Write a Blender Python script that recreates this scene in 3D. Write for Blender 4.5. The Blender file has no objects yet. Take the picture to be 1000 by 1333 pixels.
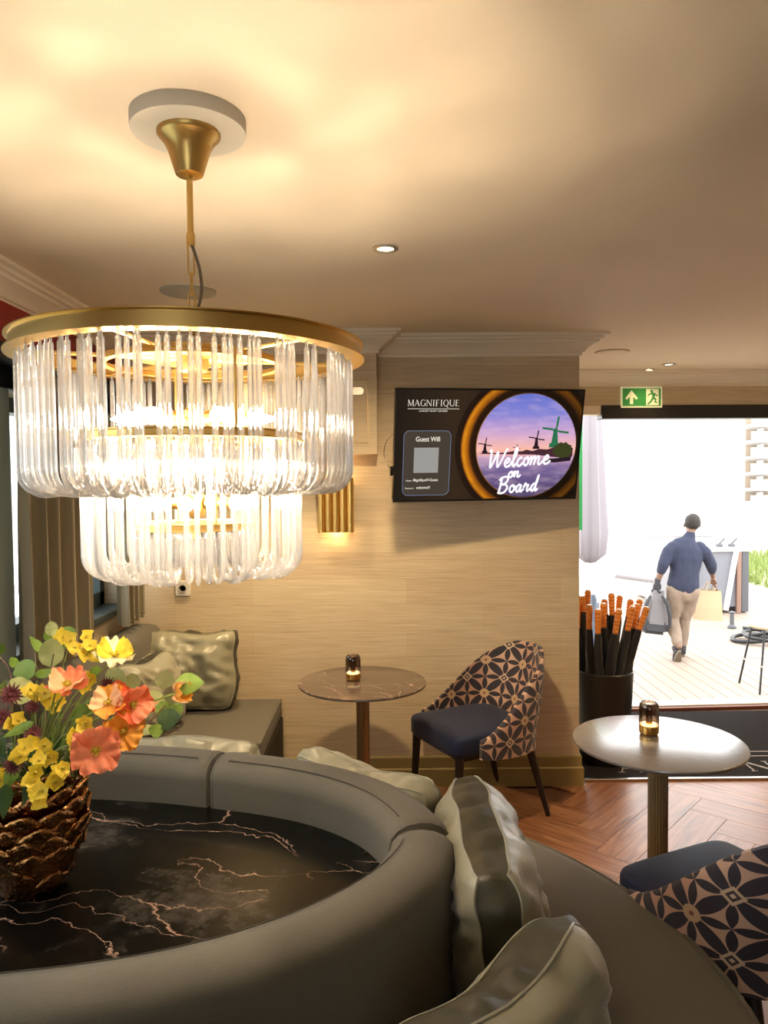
import bpy, bmesh, math, random
from math import sin, cos, pi, radians, atan2, hypot, sqrt
from mathutils import Vector, Matrix, noise
random.seed(7)
SC = bpy.context.scene
COL = SC.collection

# ---------------------------------------------------------------- camera
FPX, CX, CY, HOR, EYE, ROLL = 980.0, 500.0, 666.5, 628.0, 1.69, 0.0095
PITCH = math.atan((CY-HOR)/FPX)
cF = Vector((0, cos(PITCH), -sin(PITCH)))
_U = Vector((0, sin(PITCH), cos(PITCH))); _R = Vector((1, 0, 0))
cR = _R*cos(ROLL) - _U*sin(ROLL); cU = _U*cos(ROLL) + _R*sin(ROLL)
CAM = Vector((0, 0, EYE))
cam_data = bpy.data.cameras.new('camera'); cam = bpy.data.objects.new('camera', cam_data); COL.objects.link(cam)
cam_data.sensor_fit = 'HORIZONTAL'; cam_data.sensor_width = 36; cam_data.lens = FPX/1000*36
cam_data.clip_start = 0.02; cam_data.clip_end = 500
M4 = Matrix((cR, cU, -cF)).transposed().to_4x4(); M4.translation = CAM
cam.matrix_world = M4
SC.camera = cam

# ---------------------------------------------------------------- world, exposure
SC.view_settings.view_transform = 'Standard'; SC.view_settings.look = 'None'
SC.view_settings.gamma = 1; SC.view_settings.use_curve_mapping = False
SC.view_settings.exposure = 0.12
W = bpy.data.worlds.new('sky'); SC.world = W; W.use_nodes = True
wn = W.node_tree.nodes; wl = W.node_tree.links; wn.clear()
wo = wn.new('ShaderNodeOutputWorld'); wb = wn.new('ShaderNodeBackground')
wt = wn.new('ShaderNodeTexCoord'); wz = wn.new('ShaderNodeTexNoise'); wr = wn.new('ShaderNodeValToRGB')
wz.inputs['Scale'].default_value = 2.0
wr.color_ramp.elements[0].position = .3; wr.color_ramp.elements[0].color = (.93, .97, 1, 1)
wr.color_ramp.elements[1].position = .7; wr.color_ramp.elements[1].color = (1, .98, .95, 1)
wl.new(wt.outputs['Generated'], wz.inputs['Vector']); wl.new(wz.outputs['Fac'], wr.inputs[0])
wl.new(wr.outputs[0], wb.inputs[0]); wl.new(wb.outputs[0], wo.inputs[0])
wb.inputs[1].default_value = 5.5
BULB_W = 2.1        # each chandelier bulb, watts of a point light inside the bulb
SPOT_W = 150
try:
    SC.cycles.use_denoising = True
    SC.cycles.max_bounces = 10; SC.cycles.transparent_max_bounces = 48
    SC.cycles.sample_clamp_indirect = 8; SC.cycles.caustics_reflective = False
    SC.cycles.caustics_refractive = False
except Exception: pass

def at(x, y, Y=None, Z=None):
    d = cF + cR*((x-CX)/FPX) + cU*((CY-y)/FPX)
    t = Y/d.y if Y is not None else (Z-EYE)/d.z
    return CAM + d*t

# ---------------------------------------------------------------- materials
def lin(c):
    return tuple((v/255/12.92 if v/255 <= .04045 else ((v/255+.055)/1.055)**2.4) for v in c)
MATS = {}
def mat(name, col, rough=.6, metal=0., sheen=0., coat=0., spec=.5, emis=None, es=0., bump=0., bscale=60., vary=0., vscale=8., trans=0., ior=1.45):
    m = bpy.data.materials.new(name); m.use_nodes = True; MATS[name] = m
    nt = m.node_tree; b = nt.nodes['Principled BSDF']
    b.inputs['Base Color'].default_value = (*col, 1); b.inputs['Roughness'].default_value = rough
    b.inputs['Metallic'].default_value = metal; b.inputs['Specular IOR Level'].default_value = spec
    b.inputs['Sheen Weight'].default_value = sheen; b.inputs['Coat Weight'].default_value = coat
    b.inputs['Transmission Weight'].default_value = trans; b.inputs['IOR'].default_value = ior
    if emis: b.inputs['Emission Color'].default_value = (*emis, 1); b.inputs['Emission Strength'].default_value = es
    tc = nt.nodes.new('ShaderNodeTexCoord')
    if vary:
        n = nt.nodes.new('ShaderNodeTexNoise'); n.inputs['Scale'].default_value = vscale; n.inputs['Detail'].default_value = 4
        nt.links.new(tc.outputs['Object'], n.inputs['Vector'])
        mx = nt.nodes.new('ShaderNodeMix'); mx.data_type = 'RGBA'
        mx.inputs['A'].default_value = (*[v*(1-vary) for v in col], 1); mx.inputs['B'].default_value = (*[min(1, v*(1+vary)) for v in col], 1)
        nt.links.new(n.outputs['Fac'], mx.inputs['Factor']); nt.links.new(mx.outputs['Result'], b.inputs['Base Color'])
    if bump:
        n = nt.nodes.new('ShaderNodeTexNoise'); n.inputs['Scale'].default_value = bscale; n.inputs['Detail'].default_value = 3
        nt.links.new(tc.outputs['Object'], n.inputs['Vector'])
        bp = nt.nodes.new('ShaderNodeBump'); bp.inputs['Strength'].default_value = bump; bp.inputs['Distance'].default_value = .01
        nt.links.new(n.outputs['Fac'], bp.inputs['Height']); nt.links.new(bp.outputs[0], b.inputs['Normal'])
    return m
class NT:
    """small helper for node graphs"""
    def __init__(s, name):
        s.m = bpy.data.materials.new(name); s.m.use_nodes = True; MATS[name] = s.m
        s.t = s.m.node_tree; s.b = s.t.nodes['Principled BSDF']; s.out = s.t.nodes['Material Output']
    def n(s, typ, **kw):
        x = s.t.nodes.new('ShaderNode'+typ)
        for k, v in kw.items(): setattr(x, k, v)
        return x
    def put(s, sock, v):
        if isinstance(v, bpy.types.NodeSocket): s.t.links.new(v, sock)
        else: sock.default_value = v
    def math(s, op, a, b=0., c=0., clamp=False):
        x = s.n('Math', operation=op, use_clamp=clamp)
        for i, v in enumerate((a, b, c)): s.put(x.inputs[i], v)
        return x.outputs[0]
    def ramp(s, fac, stops, interp='LINEAR'):
        r = s.n('ValToRGB'); r.color_ramp.interpolation = interp; e = r.color_ramp.elements
        while len(e) < len(stops): e.new(.5)
        for i, (p, c) in enumerate(stops):
            e[i].position = p; e[i].color = (*c, 1) if len(c) == 3 else c
        s.put(r.inputs[0], fac); return r.outputs[0]
    def mix(s, f, a, b, blend='MIX'):
        x = s.n('Mix'); x.data_type = 'RGBA'; x.blend_type = blend
        s.put(x.inputs['Factor'], f); 
        for k, v in (('A', a), ('B', b)):
            if isinstance(v, tuple) and len(v) == 3: v = (*v, 1)
            s.put(x.inputs[k], v)
        return x.outputs['Result']
    def coord(s, kind='Object', scale=(1, 1, 1), rot=(0, 0, 0), loc=(0, 0, 0)):
        tc = s.n('TexCoord'); mp = s.n('Mapping')
        mp.inputs['Scale'].default_value = scale; mp.inputs['Rotation'].default_value = rot; mp.inputs['Location'].default_value = loc
        s.t.links.new(tc.outputs[kind], mp.inputs['Vector']); return mp.outputs[0]
    def noise(s, vec, scale, detail=4, rough=.5, dist=0.):
        x = s.n('TexNoise'); s.put(x.inputs['Vector'], vec)
        for k, v in (('Scale', scale), ('Detail', detail), ('Roughness', rough), ('Distortion', dist)): x.inputs[k].default_value = v
        return x.outputs['Fac'], x.outputs['Color']
    def bump(s, h, strength=.3, dist=.01):
        x = s.n('Bump'); x.inputs['Strength'].default_value = strength; x.inputs['Distance'].default_value = dist
        s.put(x.inputs['Height'], h); s.t.links.new(x.outputs[0], s.b.inputs['Normal'])

def wallpaper_mat():
    g = NT('grasscloth'); v = g.coord('Object', (1.5, 1.5, 1))
    f1, _ = g.noise(g.coord('Object', (1.6, 1.6, 70)), 3, 6, .6)
    f2, _ = g.noise(g.coord('Object', (1.2, 1.2, 14)), 2, 3)
    br = g.n('TexBrick'); br.offset = .5
    br.inputs['Scale'].default_value = 1; br.inputs['Brick Width'].default_value = .85; br.inputs['Row Height'].default_value = .145
    br.inputs['Mortar Size'].default_value = .0012; br.inputs['Color1'].default_value = (.40, .40, .40, 1); br.inputs['Color2'].default_value = (.6, .6, .6, 1); br.inputs['Mortar'].default_value = (.3, .3, .3, 1)
    tc = g.n('TexCoord'); sx = g.n('SeparateXYZ'); cb = g.n('CombineXYZ'); g.t.links.new(tc.outputs['Object'], sx.inputs[0])
    g.put(cb.inputs[0], g.math('ADD', sx.outputs[0], sx.outputs[1])); g.put(cb.inputs[1], sx.outputs[2]); g.t.links.new(cb.outputs[0], br.inputs['Vector'])
    k = g.math('ADD', g.math('MULTIPLY', f1, .75), g.math('MULTIPLY', f2, .25))
    c = g.ramp(k, [(.28, (.47, .36, .22)), (.5, (.62, .50, .335)), (.72, (.75, .64, .46))])
    c = g.mix(.35, c, br.outputs['Color'], 'OVERLAY')
    g.put(g.b.inputs['Base Color'], c); g.b.inputs['Roughness'].default_value = .55
    g.bump(f1, .12, .004); return g.m
def marble_mat(name, dark, patch, vein, vscale=1.6, cloud=.5, rough=.22, spec=.5):
    g = NT(name); v = g.coord('Object', (1, 1, 1), (0, 0, .35))
    _, nc = g.noise(v, 3.2, 7, .55)
    vv = g.n('VectorMath', operation='MULTIPLY_ADD'); g.put(vv.inputs[0], nc); vv.inputs[1].default_value = (.34, .34, .0); g.put(vv.inputs[2], v)
    mp = g.n('Mapping'); mp.inputs['Scale'].default_value = (vscale*.55, vscale*1.9, 1); mp.inputs['Rotation'].default_value = (0, 0, .45); g.t.links.new(vv.outputs[0], mp.inputs['Vector'])
    vo = g.n('TexVoronoi', feature='DISTANCE_TO_EDGE'); vo.inputs['Scale'].default_value = 1.2; g.t.links.new(mp.outputs[0], vo.inputs['Vector'])
    line = g.ramp(vo.outputs['Distance'], [(0, (1, 1, 1)), (.003, (.5, .5, .5)), (.008, (0, 0, 0))])
    msk, _ = g.noise(v, 2.6, 2); msk = g.ramp(msk, [(.42, (0, 0, 0)), (.52, (1, 1, 1))])
    cl, _ = g.noise(v, 7, 9, .72); cl2, _ = g.noise(v, 1.4, 3)
    clo = g.ramp(g.math('MULTIPLY', cl, cl2), [(.265, (0, 0, 0)), (.42, (1, 1, 1))])
    base = g.mix(g.math('MULTIPLY', clo, cloud), dark, patch)
    c = g.mix(g.math('MULTIPLY', line, msk), base, vein)
    g.put(g.b.inputs['Base Color'], c); g.b.inputs['Roughness'].default_value = rough; g.b.inputs['Specular IOR Level'].default_value = spec
    return g.m
def fabric_pattern_mat():
    g = NT('petal_pattern_fabric'); v = g.coord('UV', (1, 1, 1))
    s = g.n('SeparateXYZ'); g.t.links.new(v, s.inputs[0])
    def fr(x, o): return g.math('SUBTRACT', g.math('FRACT', g.math('ADD', x, o)), .5)
    def dist(a, b): return g.math('SQRT', g.math('ADD', g.math('MULTIPLY', a, a), g.math('MULTIPLY', b, b)))
    # lattice of circles: petals where two circles overlap
    x0, y0 = fr(s.outputs[0], 0), fr(s.outputs[1], 0)
    ax, ay = g.math('ABSOLUTE', x0), g.math('ABSOLUTE', y0)
    # petal along each cell edge (two circles centred on the cell corners)
    d1 = dist(g.math('SUBTRACT', .5, ax), ay)         # unused centre distances kept simple
    def lens(u, w):                                    # |w| < k(1-(2u)^2)
        return g.math('LESS_THAN', g.math('ABSOLUTE', w), g.math('MULTIPLY', .17, g.math('SUBTRACT', 1, g.math('MULTIPLY', g.math('MULTIPLY', u, u), 4))))
    dg1 = g.math('MULTIPLY', g.math('ADD', x0, y0), .7071); dg2 = g.math('MULTIPLY', g.math('SUBTRACT', x0, y0), .7071)
    def lens2(u, w, k, L):
        return g.math('LESS_THAN', g.math('ABSOLUTE', w), g.math('MULTIPLY', k, g.math('SUBTRACT', 1, g.math('POWER', g.math('DIVIDE', g.math('ABSOLUTE', g.math('SUBTRACT', g.math('ABSOLUTE', u), L)), L), 2))))
    pet = g.math('MAXIMUM', lens2(dg1, dg2, .105, .35), lens2(dg2, dg1, .105, .35))
    ex, ey = fr(s.outputs[0], .5), fr(s.outputs[1], .5)
    pet2 = g.math('MAXIMUM', lens2(ex, y0, .07, .2), lens2(y0, ex, .07, .2))
    pet2 = g.math('MAXIMUM', pet2, g.math('MAXIMUM', lens2(x0, ey, .07, .2), lens2(ey, x0, .07, .2)))
    dark = g.math('MAXIMUM', pet, pet2)
    dia = g.math('LESS_THAN', g.math('ADD', ax, ay), .15); dia2 = g.math('LESS_THAN', g.math('ADD', ax, ay), .09); dia3 = g.math('LESS_THAN', g.math('ADD', ax, ay), .04)
    bx, by = g.math('ABSOLUTE', ex), g.math('ABSOLUTE', ey)
    ro = dist(ex, ey); ring = g.math('MULTIPLY', g.math('LESS_THAN', ro, .13), g.math('GREATER_THAN', ro, .0))
    base = g.mix(g.math('LESS_THAN', g.math('FRACT', g.math('MULTIPLY', s.outputs[0], .5)), .5), (.60, .34, .235), (.66, .42, .30))
    c = g.mix(dark, base, (.007, .009, .022))
    c = g.mix(dia, c, (.72, .54, .36)); c = g.mix(dia2, c, (.03, .02, .03)); c = g.mix(dia3, c, (.75, .55, .42))
    c = g.mix(ring, c, (.62, .42, .24)); c = g.mix(g.math('LESS_THAN', ro, .035), c, (.25, .07, .04))
    n, _ = g.noise(g.coord('UV', (1, 1, 1)), 1.3, 2)
    c = g.mix(g.math('MULTIPLY', n, .35), c, (.10, .06, .08))
    g.put(g.b.inputs['Base Color'], c); g.b.inputs['Roughness'].default_value = .7; g.b.inputs['Sheen Weight'].default_value = .25
    return g.m
def plank_mat():
    g = NT('oak_plank'); oi = g.n('ObjectInfo')
    ad = g.n('VectorMath', operation='ADD'); tc = g.n('TexCoord'); sc = g.n('VectorMath', operation='SCALE')
    cb = g.n('CombineXYZ'); g.put(cb.inputs[0], oi.outputs['Random']); g.put(cb.inputs[1], oi.outputs['Random'])
    g.t.links.new(cb.outputs[0], sc.inputs[0]); sc.inputs['Scale'].default_value = 37
    g.t.links.new(tc.outputs['Object'], ad.inputs[0]); g.t.links.new(sc.outputs[0], ad.inputs[1])
    mp = g.n('Mapping'); mp.inputs['Scale'].default_value = (1.3, 14, 1); g.t.links.new(ad.outputs[0], mp.inputs['Vector'])
    f, _ = g.noise(mp.outputs[0], 2.2, 6, .62, .8)
    c = g.ramp(f, [(.30, (.115, .042, .018)), (.5, (.27, .115, .052)), (.7, (.42, .21, .105))])
    c = g.mix(g.math('MULTIPLY', oi.outputs['Random'], .35), c, (.18, .065, .03))
    g.put(g.b.inputs['Base Color'], c); g.b.inputs['Roughness'].default_value = .38; g.bump(f, .1, .003)
    return g.m
def rod_glass_mat():
    g = NT('rod_glass'); g.t.nodes.remove(g.b)
    tr = g.n('BsdfTransparent'); gl = g.n('BsdfGlass'); gs = g.n('BsdfGlossy'); tl = g.n('BsdfTranslucent'); di = g.n('BsdfDiffuse')
    gl.inputs['IOR'].default_value = 1.5; gl.inputs['Roughness'].default_value = .02
    gs.inputs['Roughness'].default_value = .08
    di.inputs[0].default_value = (.95, .93, .92, 1); tl.inputs[0].default_value = (.95, .93, .92, 1)
    tr.inputs[0].default_value = (.97, .97, .97, 1)
    m1 = g.n('MixShader'); m1.inputs[0].default_value = .5; g.t.links.new(tr.outputs[0], m1.inputs[1]); g.t.links.new(gl.outputs[0], m1.inputs[2])
    m2 = g.n('MixShader'); m2.inputs[0].default_value = .5; g.t.links.new(di.outputs[0], m2.inputs[1]); g.t.links.new(tl.outputs[0], m2.inputs[2])
    m3 = g.n('MixShader'); m3.inputs[0].default_value = .19; g.t.links.new(m1.outputs[0], m3.inputs[1]); g.t.links.new(m2.outputs[0], m3.inputs[2])
    fr = g.n('LayerWeight'); fr.inputs['Blend'].default_value = .35
    m4 = g.n('MixShader'); g.put(m4.inputs[0], g.math('MULTIPLY', fr.outputs['Fresnel'], .55)); g.t.links.new(m3.outputs[0], m4.inputs[1]); g.t.links.new(gs.outputs[0], m4.inputs[2])
    g.t.links.new(m4.outputs[0], g.out.inputs[0]); return g.m
def thin_glass_mat(name, tint, gloss=.08, refl=1.):
    g = NT(name); g.t.nodes.remove(g.b)
    tr = g.n('BsdfTransparent'); gs = g.n('BsdfGlossy'); tr.inputs[0].default_value = (*tint, 1); gs.inputs['Roughness'].default_value = .03
    fr = g.n('LayerWeight'); fr.inputs['Blend'].default_value = .25
    m = g.n('MixShader'); g.put(m.inputs[0], g.math('MULTIPLY_ADD', fr.outputs['Fresnel'], refl*.6, gloss))
    g.t.links.new(tr.outputs[0], m.inputs[1]); g.t.links.new(gs.outputs[0], m.inputs[2]); g.t.links.new(m.outputs[0], g.out.inputs[0]); return g.m
def flat_emit(name, col, s=1.):
    return mat(name, (0, 0, 0), .4, spec=.3, emis=col, es=s)

wallpaper = wallpaper_mat()
m_ceil = mat('ceiling_paint', (.86, .74, .58), .75, vary=.02)
m_crown = mat('crown_paint', (.88, .80, .68), .5)
m_base = mat('olive_skirting', (.33, .25, .10), .55, vary=.05)
m_brass = mat('brushed_brass', (.74, .50, .17), .36, 1., bump=.02, bscale=200)
m_gold = mat('polished_gold', (.62, .36, .09), .2, 1.)
m_darkgold = mat('bronze_pole', (.50, .36, .19), .42, .6)
m_copper = mat('cast_copper', (.40, .20, .075), .26, 1., bump=.9, bscale=55, vary=.35, vscale=30)
m_blackm = marble_mat('black_marble', (.004, .004, .0035), (.14, .12, .10), (.50, .32, .23), 2.6, .8, .2, .2)
m_brownm = marble_mat('brown_marble', (.10, .07, .055), (.20, .14, .11), (.55, .38, .29), 4.5, .8, .16)
m_shinym = marble_mat('reflection_paled_marble', (.22, .19, .17), (.28, .24, .21), (.45, .34, .28), 3.5, .5, .24); m_shinym.node_tree.nodes['Principled BSDF'].inputs['Coat Weight'].default_value = .9; m_shinym.node_tree.nodes['Principled BSDF'].inputs['Coat Roughness'].default_value = .26; m_shinym.node_tree.nodes['Principled BSDF'].inputs['Coat IOR'].default_value = 2.3  # base colour lightened to stand in for daylight reflected off the top
m_edge = mat('table_edge', (.16, .13, .11), .3)
m_sofa = mat('sofa_weave', (.114, .101, .075), .75, sheen=.12, bump=.35, bscale=420, vary=.08, vscale=120)
m_sofad = mat('sofa_base', (.03, .026, .02), .8)
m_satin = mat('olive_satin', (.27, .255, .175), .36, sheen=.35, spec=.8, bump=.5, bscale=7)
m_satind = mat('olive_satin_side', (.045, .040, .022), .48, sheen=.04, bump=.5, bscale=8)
m_seam = mat('seam_thread', (.055, .047, .036), .7)
m_curtain = mat('curtain_velvet', (.25, .21, .135), .75, sheen=.3, bump=.1, bscale=200)
m_navy = mat('navy_velvet', (.007, .015, .055), .7, sheen=.10, vary=.2, vscale=6)
m_pattern = fabric_pattern_mat()
m_leg = mat('dark_leg_wood', (.018, .012, .010), .4)
m_plank = plank_mat()
m_subfloor = mat('subfloor', (.12, .05, .025), .6)
m_white = mat('white_plastic', (.78, .75, .70), .4)
m_teal = mat('window_frame_paint', (.05, .07, .075), .4)
m_pier = mat('pier_paint', (.36, .43, .41), .5)
m_red = mat('red_wall_paint', (.25, .008, .006), .5)
m_dark = mat('dark_pelmet', (.012, .013, .016), .5)
m_black = mat('black_plastic', (.008, .008, .009), .35)
m_bin = mat('black_leather_bin', (.018, .014, .013), .38)
m_cloth = mat('umbrella_cloth', (.010, .010, .012), .6, sheen=.15)
m_amber = mat('amber_handle', (.78, .27, .045), .35, vary=.2, vscale=25)
m_mat = mat('doormat_pile', (.022, .019, .019), .95, spec=.05, bump=.6, bscale=400, vary=.25, vscale=90)
m_matl = mat('doormat_lettering', (.33, .30, .28), .9)
m_steel = mat('steel_trim', (.55, .52, .48), .3, 1.)
m_sill = mat('threshold_wood', (.16, .05, .025), .45)
m_header = mat('header_black', (.02, .018, .018), .4)
m_rod = rod_glass_mat()
m_pane = thin_glass_mat('window_glass', (.92, .95, .95), .04, .8)
m_smoke = thin_glass_mat('smoked_glass', (.55, .47, .42), .08, 1.)
m_bulb = mat('bulb_glow', (1, .9, .7), .3, emis=(1., .79, .55), es=285.)
m_lamp = mat('downlight_glow', (1, .9, .7), .3, emis=(1., .82, .5), es=9.)

# ---------------------------------------------------------------- object helpers
def wmat(o):
    m = Matrix.Identity(4)
    while o is not None:
        m = (Matrix.Translation(o.location) @ o.rotation_euler.to_matrix().to_4x4()) @ m; o = o.parent
    return m
def mk(name, verts, faces, m, parent=None, smooth=True, local=False, kind=None, mats=None, midx=None, uvs=None, label=None, sharp=None):
    """one mesh object; vertices are world coordinates unless local=True"""
    me = bpy.data.meshes.new(name)
    verts = [Vector(v) for v in verts]
    if parent is not None and not local:
        inv = wmat(parent).inverted(); verts = [inv @ v for v in verts]
    me.from_pydata(verts, [], faces); me.update()
    if mats:
        for q in mats: me.materials.append(q)
        if midx: me.polygons.foreach_set('material_index', midx)
    else: me.materials.append(m)
    if uvs:
        ul = me.uv_layers.new(name='UVMap')
        for lp in me.loops: ul.data[lp.index].uv = uvs[lp.vertex_index]
    if smooth:
        me.polygons.foreach_set('use_smooth', [True]*len(me.polygons))
        if sharp is not False: me.set_sharp_from_angle(angle=radians(sharp or 40))
    o = bpy.data.objects.new(name, me); COL.objects.link(o)
    if parent is not None: o.parent = parent
    if kind: o['kind'] = kind
    if label: o['label'] = label
    return o
def tag(o, label, cat, group=None, kind=None):
    o['label'] = label; o['category'] = cat
    if group: o['group'] = group
    if kind: o['kind'] = kind
    return o
def thing(name, label, cat, loc=(0, 0, 0), rotz=0, group=None):
    o = bpy.data.objects.new(name, None); COL.objects.link(o); o.location = loc; o.rotation_euler = (0, 0, rotz); o.empty_display_size = .05
    return tag(o, label, cat, group)
def struct(name, vf, m, smooth=False, **k):
    return mk(name, vf[0], vf[1], m, None, smooth, kind='structure', **k)
def join(*vfs):
    V, F = [], []
    for v, f in vfs:
        n = len(V); V += list(v); F += [tuple(i+n for i in q) for q in f]
    return V, F
def xf(vf, M):
    return [M @ Vector(v) for v in vf[0]], vf[1]
def box(x0, x1, y0, y1, z0, z1, bev=0.):
    bm = bmesh.new(); bmesh.ops.create_cube(bm, size=1)
    for v in bm.verts: v.co = Vector(((x0+x1)/2+v.co.x*(x1-x0), (y0+y1)/2+v.co.y*(y1-y0), (z0+z1)/2+v.co.z*(z1-z0)))
    if bev: bmesh.ops.bevel(bm, geom=bm.edges[:], offset=bev, segments=3 if bev > .008 else 1, affect='EDGES', profile=.5)
    return out(bm)
def out(bm):
    bm.verts.index_update(); r = ([v.co.copy() for v in bm.verts], [tuple(v.index for v in f.verts) for f in bm.faces]); bm.free(); return r
def lathe(prof, seg=32, c=(0, 0, 0), flute=0, fa=0.):
    """profile list of (r, z); closed with caps where r = 0"""
    V, F = [], []; rings = []
    for r, z in prof:
        if r < 1e-6: rings.append([len(V)]); V.append((c[0], c[1], c[2]+z)); continue
        idx = []
        for i in range(seg):
            a = 2*pi*i/seg; rr = r*(1+fa*cos(flute*a)) if flute else r
            idx.append(len(V)); V.append((c[0]+rr*cos(a), c[1]+rr*sin(a), c[2]+z))
        rings.append(idx)
    for A, B in zip(rings, rings[1:]):
        for i in range(seg):
            j = (i+1) % seg
            if len(A) == 1 and len(B) == 1: break
            if len(A) == 1: F.append((A[0], B[j], B[i]))
            elif len(B) == 1: F.append((A[i], A[j], B[0]))
            else: F.append((A[i], A[j], B[j], B[i]))
    return V, F
def tube(pts, r, seg=8, closed=False, cap=True):
    pts = [Vector(p) for p in pts]; n = len(pts)
    rs = r if isinstance(r, (list, tuple)) else [r]*n
    V, F = [], []; prev = None
    for i, p in enumerate(pts):
        if closed: t = pts[(i+1) % n]-pts[i-1]
        else: t = pts[min(i+1, n-1)]-pts[max(i-1, 0)]
        t = t.normalized() if t.length > 1e-9 else Vector((0, 0, 1))
        if prev is None:
            prev = t.orthogonal().normalized()
        prev = (prev - t*prev.dot(t)); prev = prev.normalized() if prev.length > 1e-6 else t.orthogonal().normalized()
        b = t.cross(prev)
        for k in range(seg):
            a = 2*pi*k/seg; V.append(p + (prev*cos(a)+b*sin(a))*rs[i])
    m = n if closed else n-1
    for i in range(m):
        for k in range(seg):
            a = i*seg+k; b = i*seg+(k+1) % seg; c2 = ((i+1) % n)*seg+(k+1) % seg; d = ((i+1) % n)*seg+k
            F.append((a, b, c2, d))
    if cap and not closed:
        F.append(tuple(reversed(range(seg)))); F.append(tuple((n-1)*seg+k for k in range(seg)))
    return V, F
def prism(poly, z0, z1):
    n = len(poly)
    V = [(x, y, z0) for x, y in poly]+[(x, y, z1) for x, y in poly]
    F = [tuple(reversed(range(n))), tuple(range(n, 2*n))]+[(i, (i+1) % n, n+(i+1) % n, n+i) for i in range(n)]
    return V, F
def plate(poly, y0=0., y1=.001):
    """polygon in x/z extruded along y, for signs and screens"""
    n = len(poly)
    V = [(x, y0, z) for x, z in poly]+[(x, y1, z) for x, z in poly]
    F = [tuple(range(n)), tuple(reversed(range(n, 2*n)))]+[((i+1) % n, i, n+i, n+(i+1) % n) for i in range(n)]
    return V, F
def catmull(P, sub=8, closed=False):
    P = [Vector(p) for p in P]; n = len(P); R = []
    for i in range(n if closed else n-1):
        p0 = P[i-1] if (i > 0 or closed) else P[0]*2-P[1]
        p1 = P[i]; p2 = P[(i+1) % n]; p3 = P[(i+2) % n] if (i+2 < n or closed) else P[-1]*2-P[-2]
        for s in range(sub):
            t = s/sub
            R.append(.5*((2*p1)+(p2-p0)*t+(2*p0-5*p1+4*p2-p3)*t*t+(3*p1-p0-3*p2+p3)*t**3))
    if not closed: R.append(P[-1])
    return R
def ring_sector(cx, cy, r0, r1, z0, z1, a0, a1, n):
    V, F = [], []
    for i in range(n+1):
        a = a0+(a1-a0)*i/n
        for r, z in ((r0, z0), (r1, z0), (r1, z1), (r0, z1)): V.append((cx+r*cos(a), cy+r*sin(a), z))
    for i in range(n):
        for k in range(4): F.append((4*i+k, 4*(i+1)+k, 4*(i+1)+(k+1) % 4, 4*i+(k+1) % 4))
    return V, F
def sweep(path, prof, closed_prof=True, ends=True):
    """sweep profile [(offset to the left normal of travel, z)] along xy path with mitres"""
    P = [Vector((p[0], p[1])) for p in path]; V, F = [], []; n = len(P); m = len(prof)
    for i in range(n):
        d0 = (P[i]-P[i-1]).normalized() if i else (P[1]-P[0]).normalized()
        d1 = (P[i+1]-P[i]).normalized() if i < n-1 else d0
        n0 = Vector((-d0.y, d0.x)); n1 = Vector((-d1.y, d1.x)); b = (n0+n1).normalized(); k = 1/max(.3, b.dot(n0))
        for o, z in prof: V.append((P[i].x+b.x*k*o, P[i].y+b.y*k*o, z))
    for i in range(n-1):
        for j in range(m if closed_prof else m-1):
            F.append((i*m+j, i*m+(j+1) % m, (i+1)*m+(j+1) % m, (i+1)*m+j))
    if ends: F.append(tuple(reversed(range(m)))); F.append(tuple((n-1)*m+j for j in range(m)))
    return V, F
def copy_tree(o, parent=None):
    c = o.copy(); COL.objects.link(c); c.parent = parent
    for ch in [q for q in bpy.data.objects if q.parent == o]: copy_tree(ch, c)
    return c
def point_light(name, loc, w, col, r=.03, parent=None):
    l = bpy.data.lights.new(name, 'POINT'); l.energy = w; l.color = col; l.shadow_soft_size = r
    o = bpy.data.objects.new(name, l); COL.objects.link(o)
    if parent is not None: o.parent = parent; o.location = wmat(parent).inverted() @ Vector(loc)
    else: o.location = loc
    return o
def text_mesh(body, size, x=0, z=0, align='LEFT', y=0., bold=0., sx=1., depth=.0004, shear=0., flat=False):
    c = bpy.data.curves.new('t', 'FONT'); c.body = body; c.size = size; c.align_x = align; c.extrude = depth; c.offset = bold*size; c.resolution_u = 3; c.shear = shear
    o = bpy.data.objects.new('t', c); COL.objects.link(o)
    dg = bpy.context.evaluated_depsgraph_get(); me = bpy.data.meshes.new_from_object(o.evaluated_get(dg))
    V = [Vector((x+v.co.x*sx, y+v.co.z*-1, z+v.co.y)) for v in me.vertices] if not flat else [Vector((x+v.co.x*sx, y+v.co.y, z+v.co.z)) for v in me.vertices]
    F = [tuple(p.vertices) for p in me.polygons]
    bpy.data.objects.remove(o); bpy.data.meshes.remove(me); return V, F

# ================================================================ STRUCTURE
CEIL = 2.475; XL = -1.42; YB = 4.13; YK = 3.985; XC = 1.072; YD = 5.45; XR = 3.15; YR = -3.0
DW = Matrix.Translation((XC, YD, 0)) @ Matrix.Rotation(radians(3), 4, 'Z') @ Matrix.Translation((-XC, -YD, 0))
ceiling = struct('ceiling', join(box(XL-.3, XR+.3, YR-.2, 6.0, CEIL, CEIL+.15)), m_ceil)
floor = struct('floor', box(XL-.3, XR+.3, YR-.2, 5.62, -.16, -.012), m_subfloor)
struct('wall_back', box(XL-.2, XC, YB, 5.62, -.1, CEIL+.05), wallpaper)
struct('wall_rear', join(box(XL-.3, XR+.3, YR-.15, YR, -.1, .9), box(XL-.3, XR+.3, YR-.15, YR, 2.15, CEIL+.05), box(XL-.3, -1.1, YR-.15, YR, .9, 2.15), box(.4, XR+.3, YR-.15, YR, .9, 2.15)), wallpaper)
struct('wall_right', box(XR, XR+.15, YR, 5.75, -.1, CEIL+.05), wallpaper)
WZ0, WZ1 = 1.05, 2.05
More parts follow.
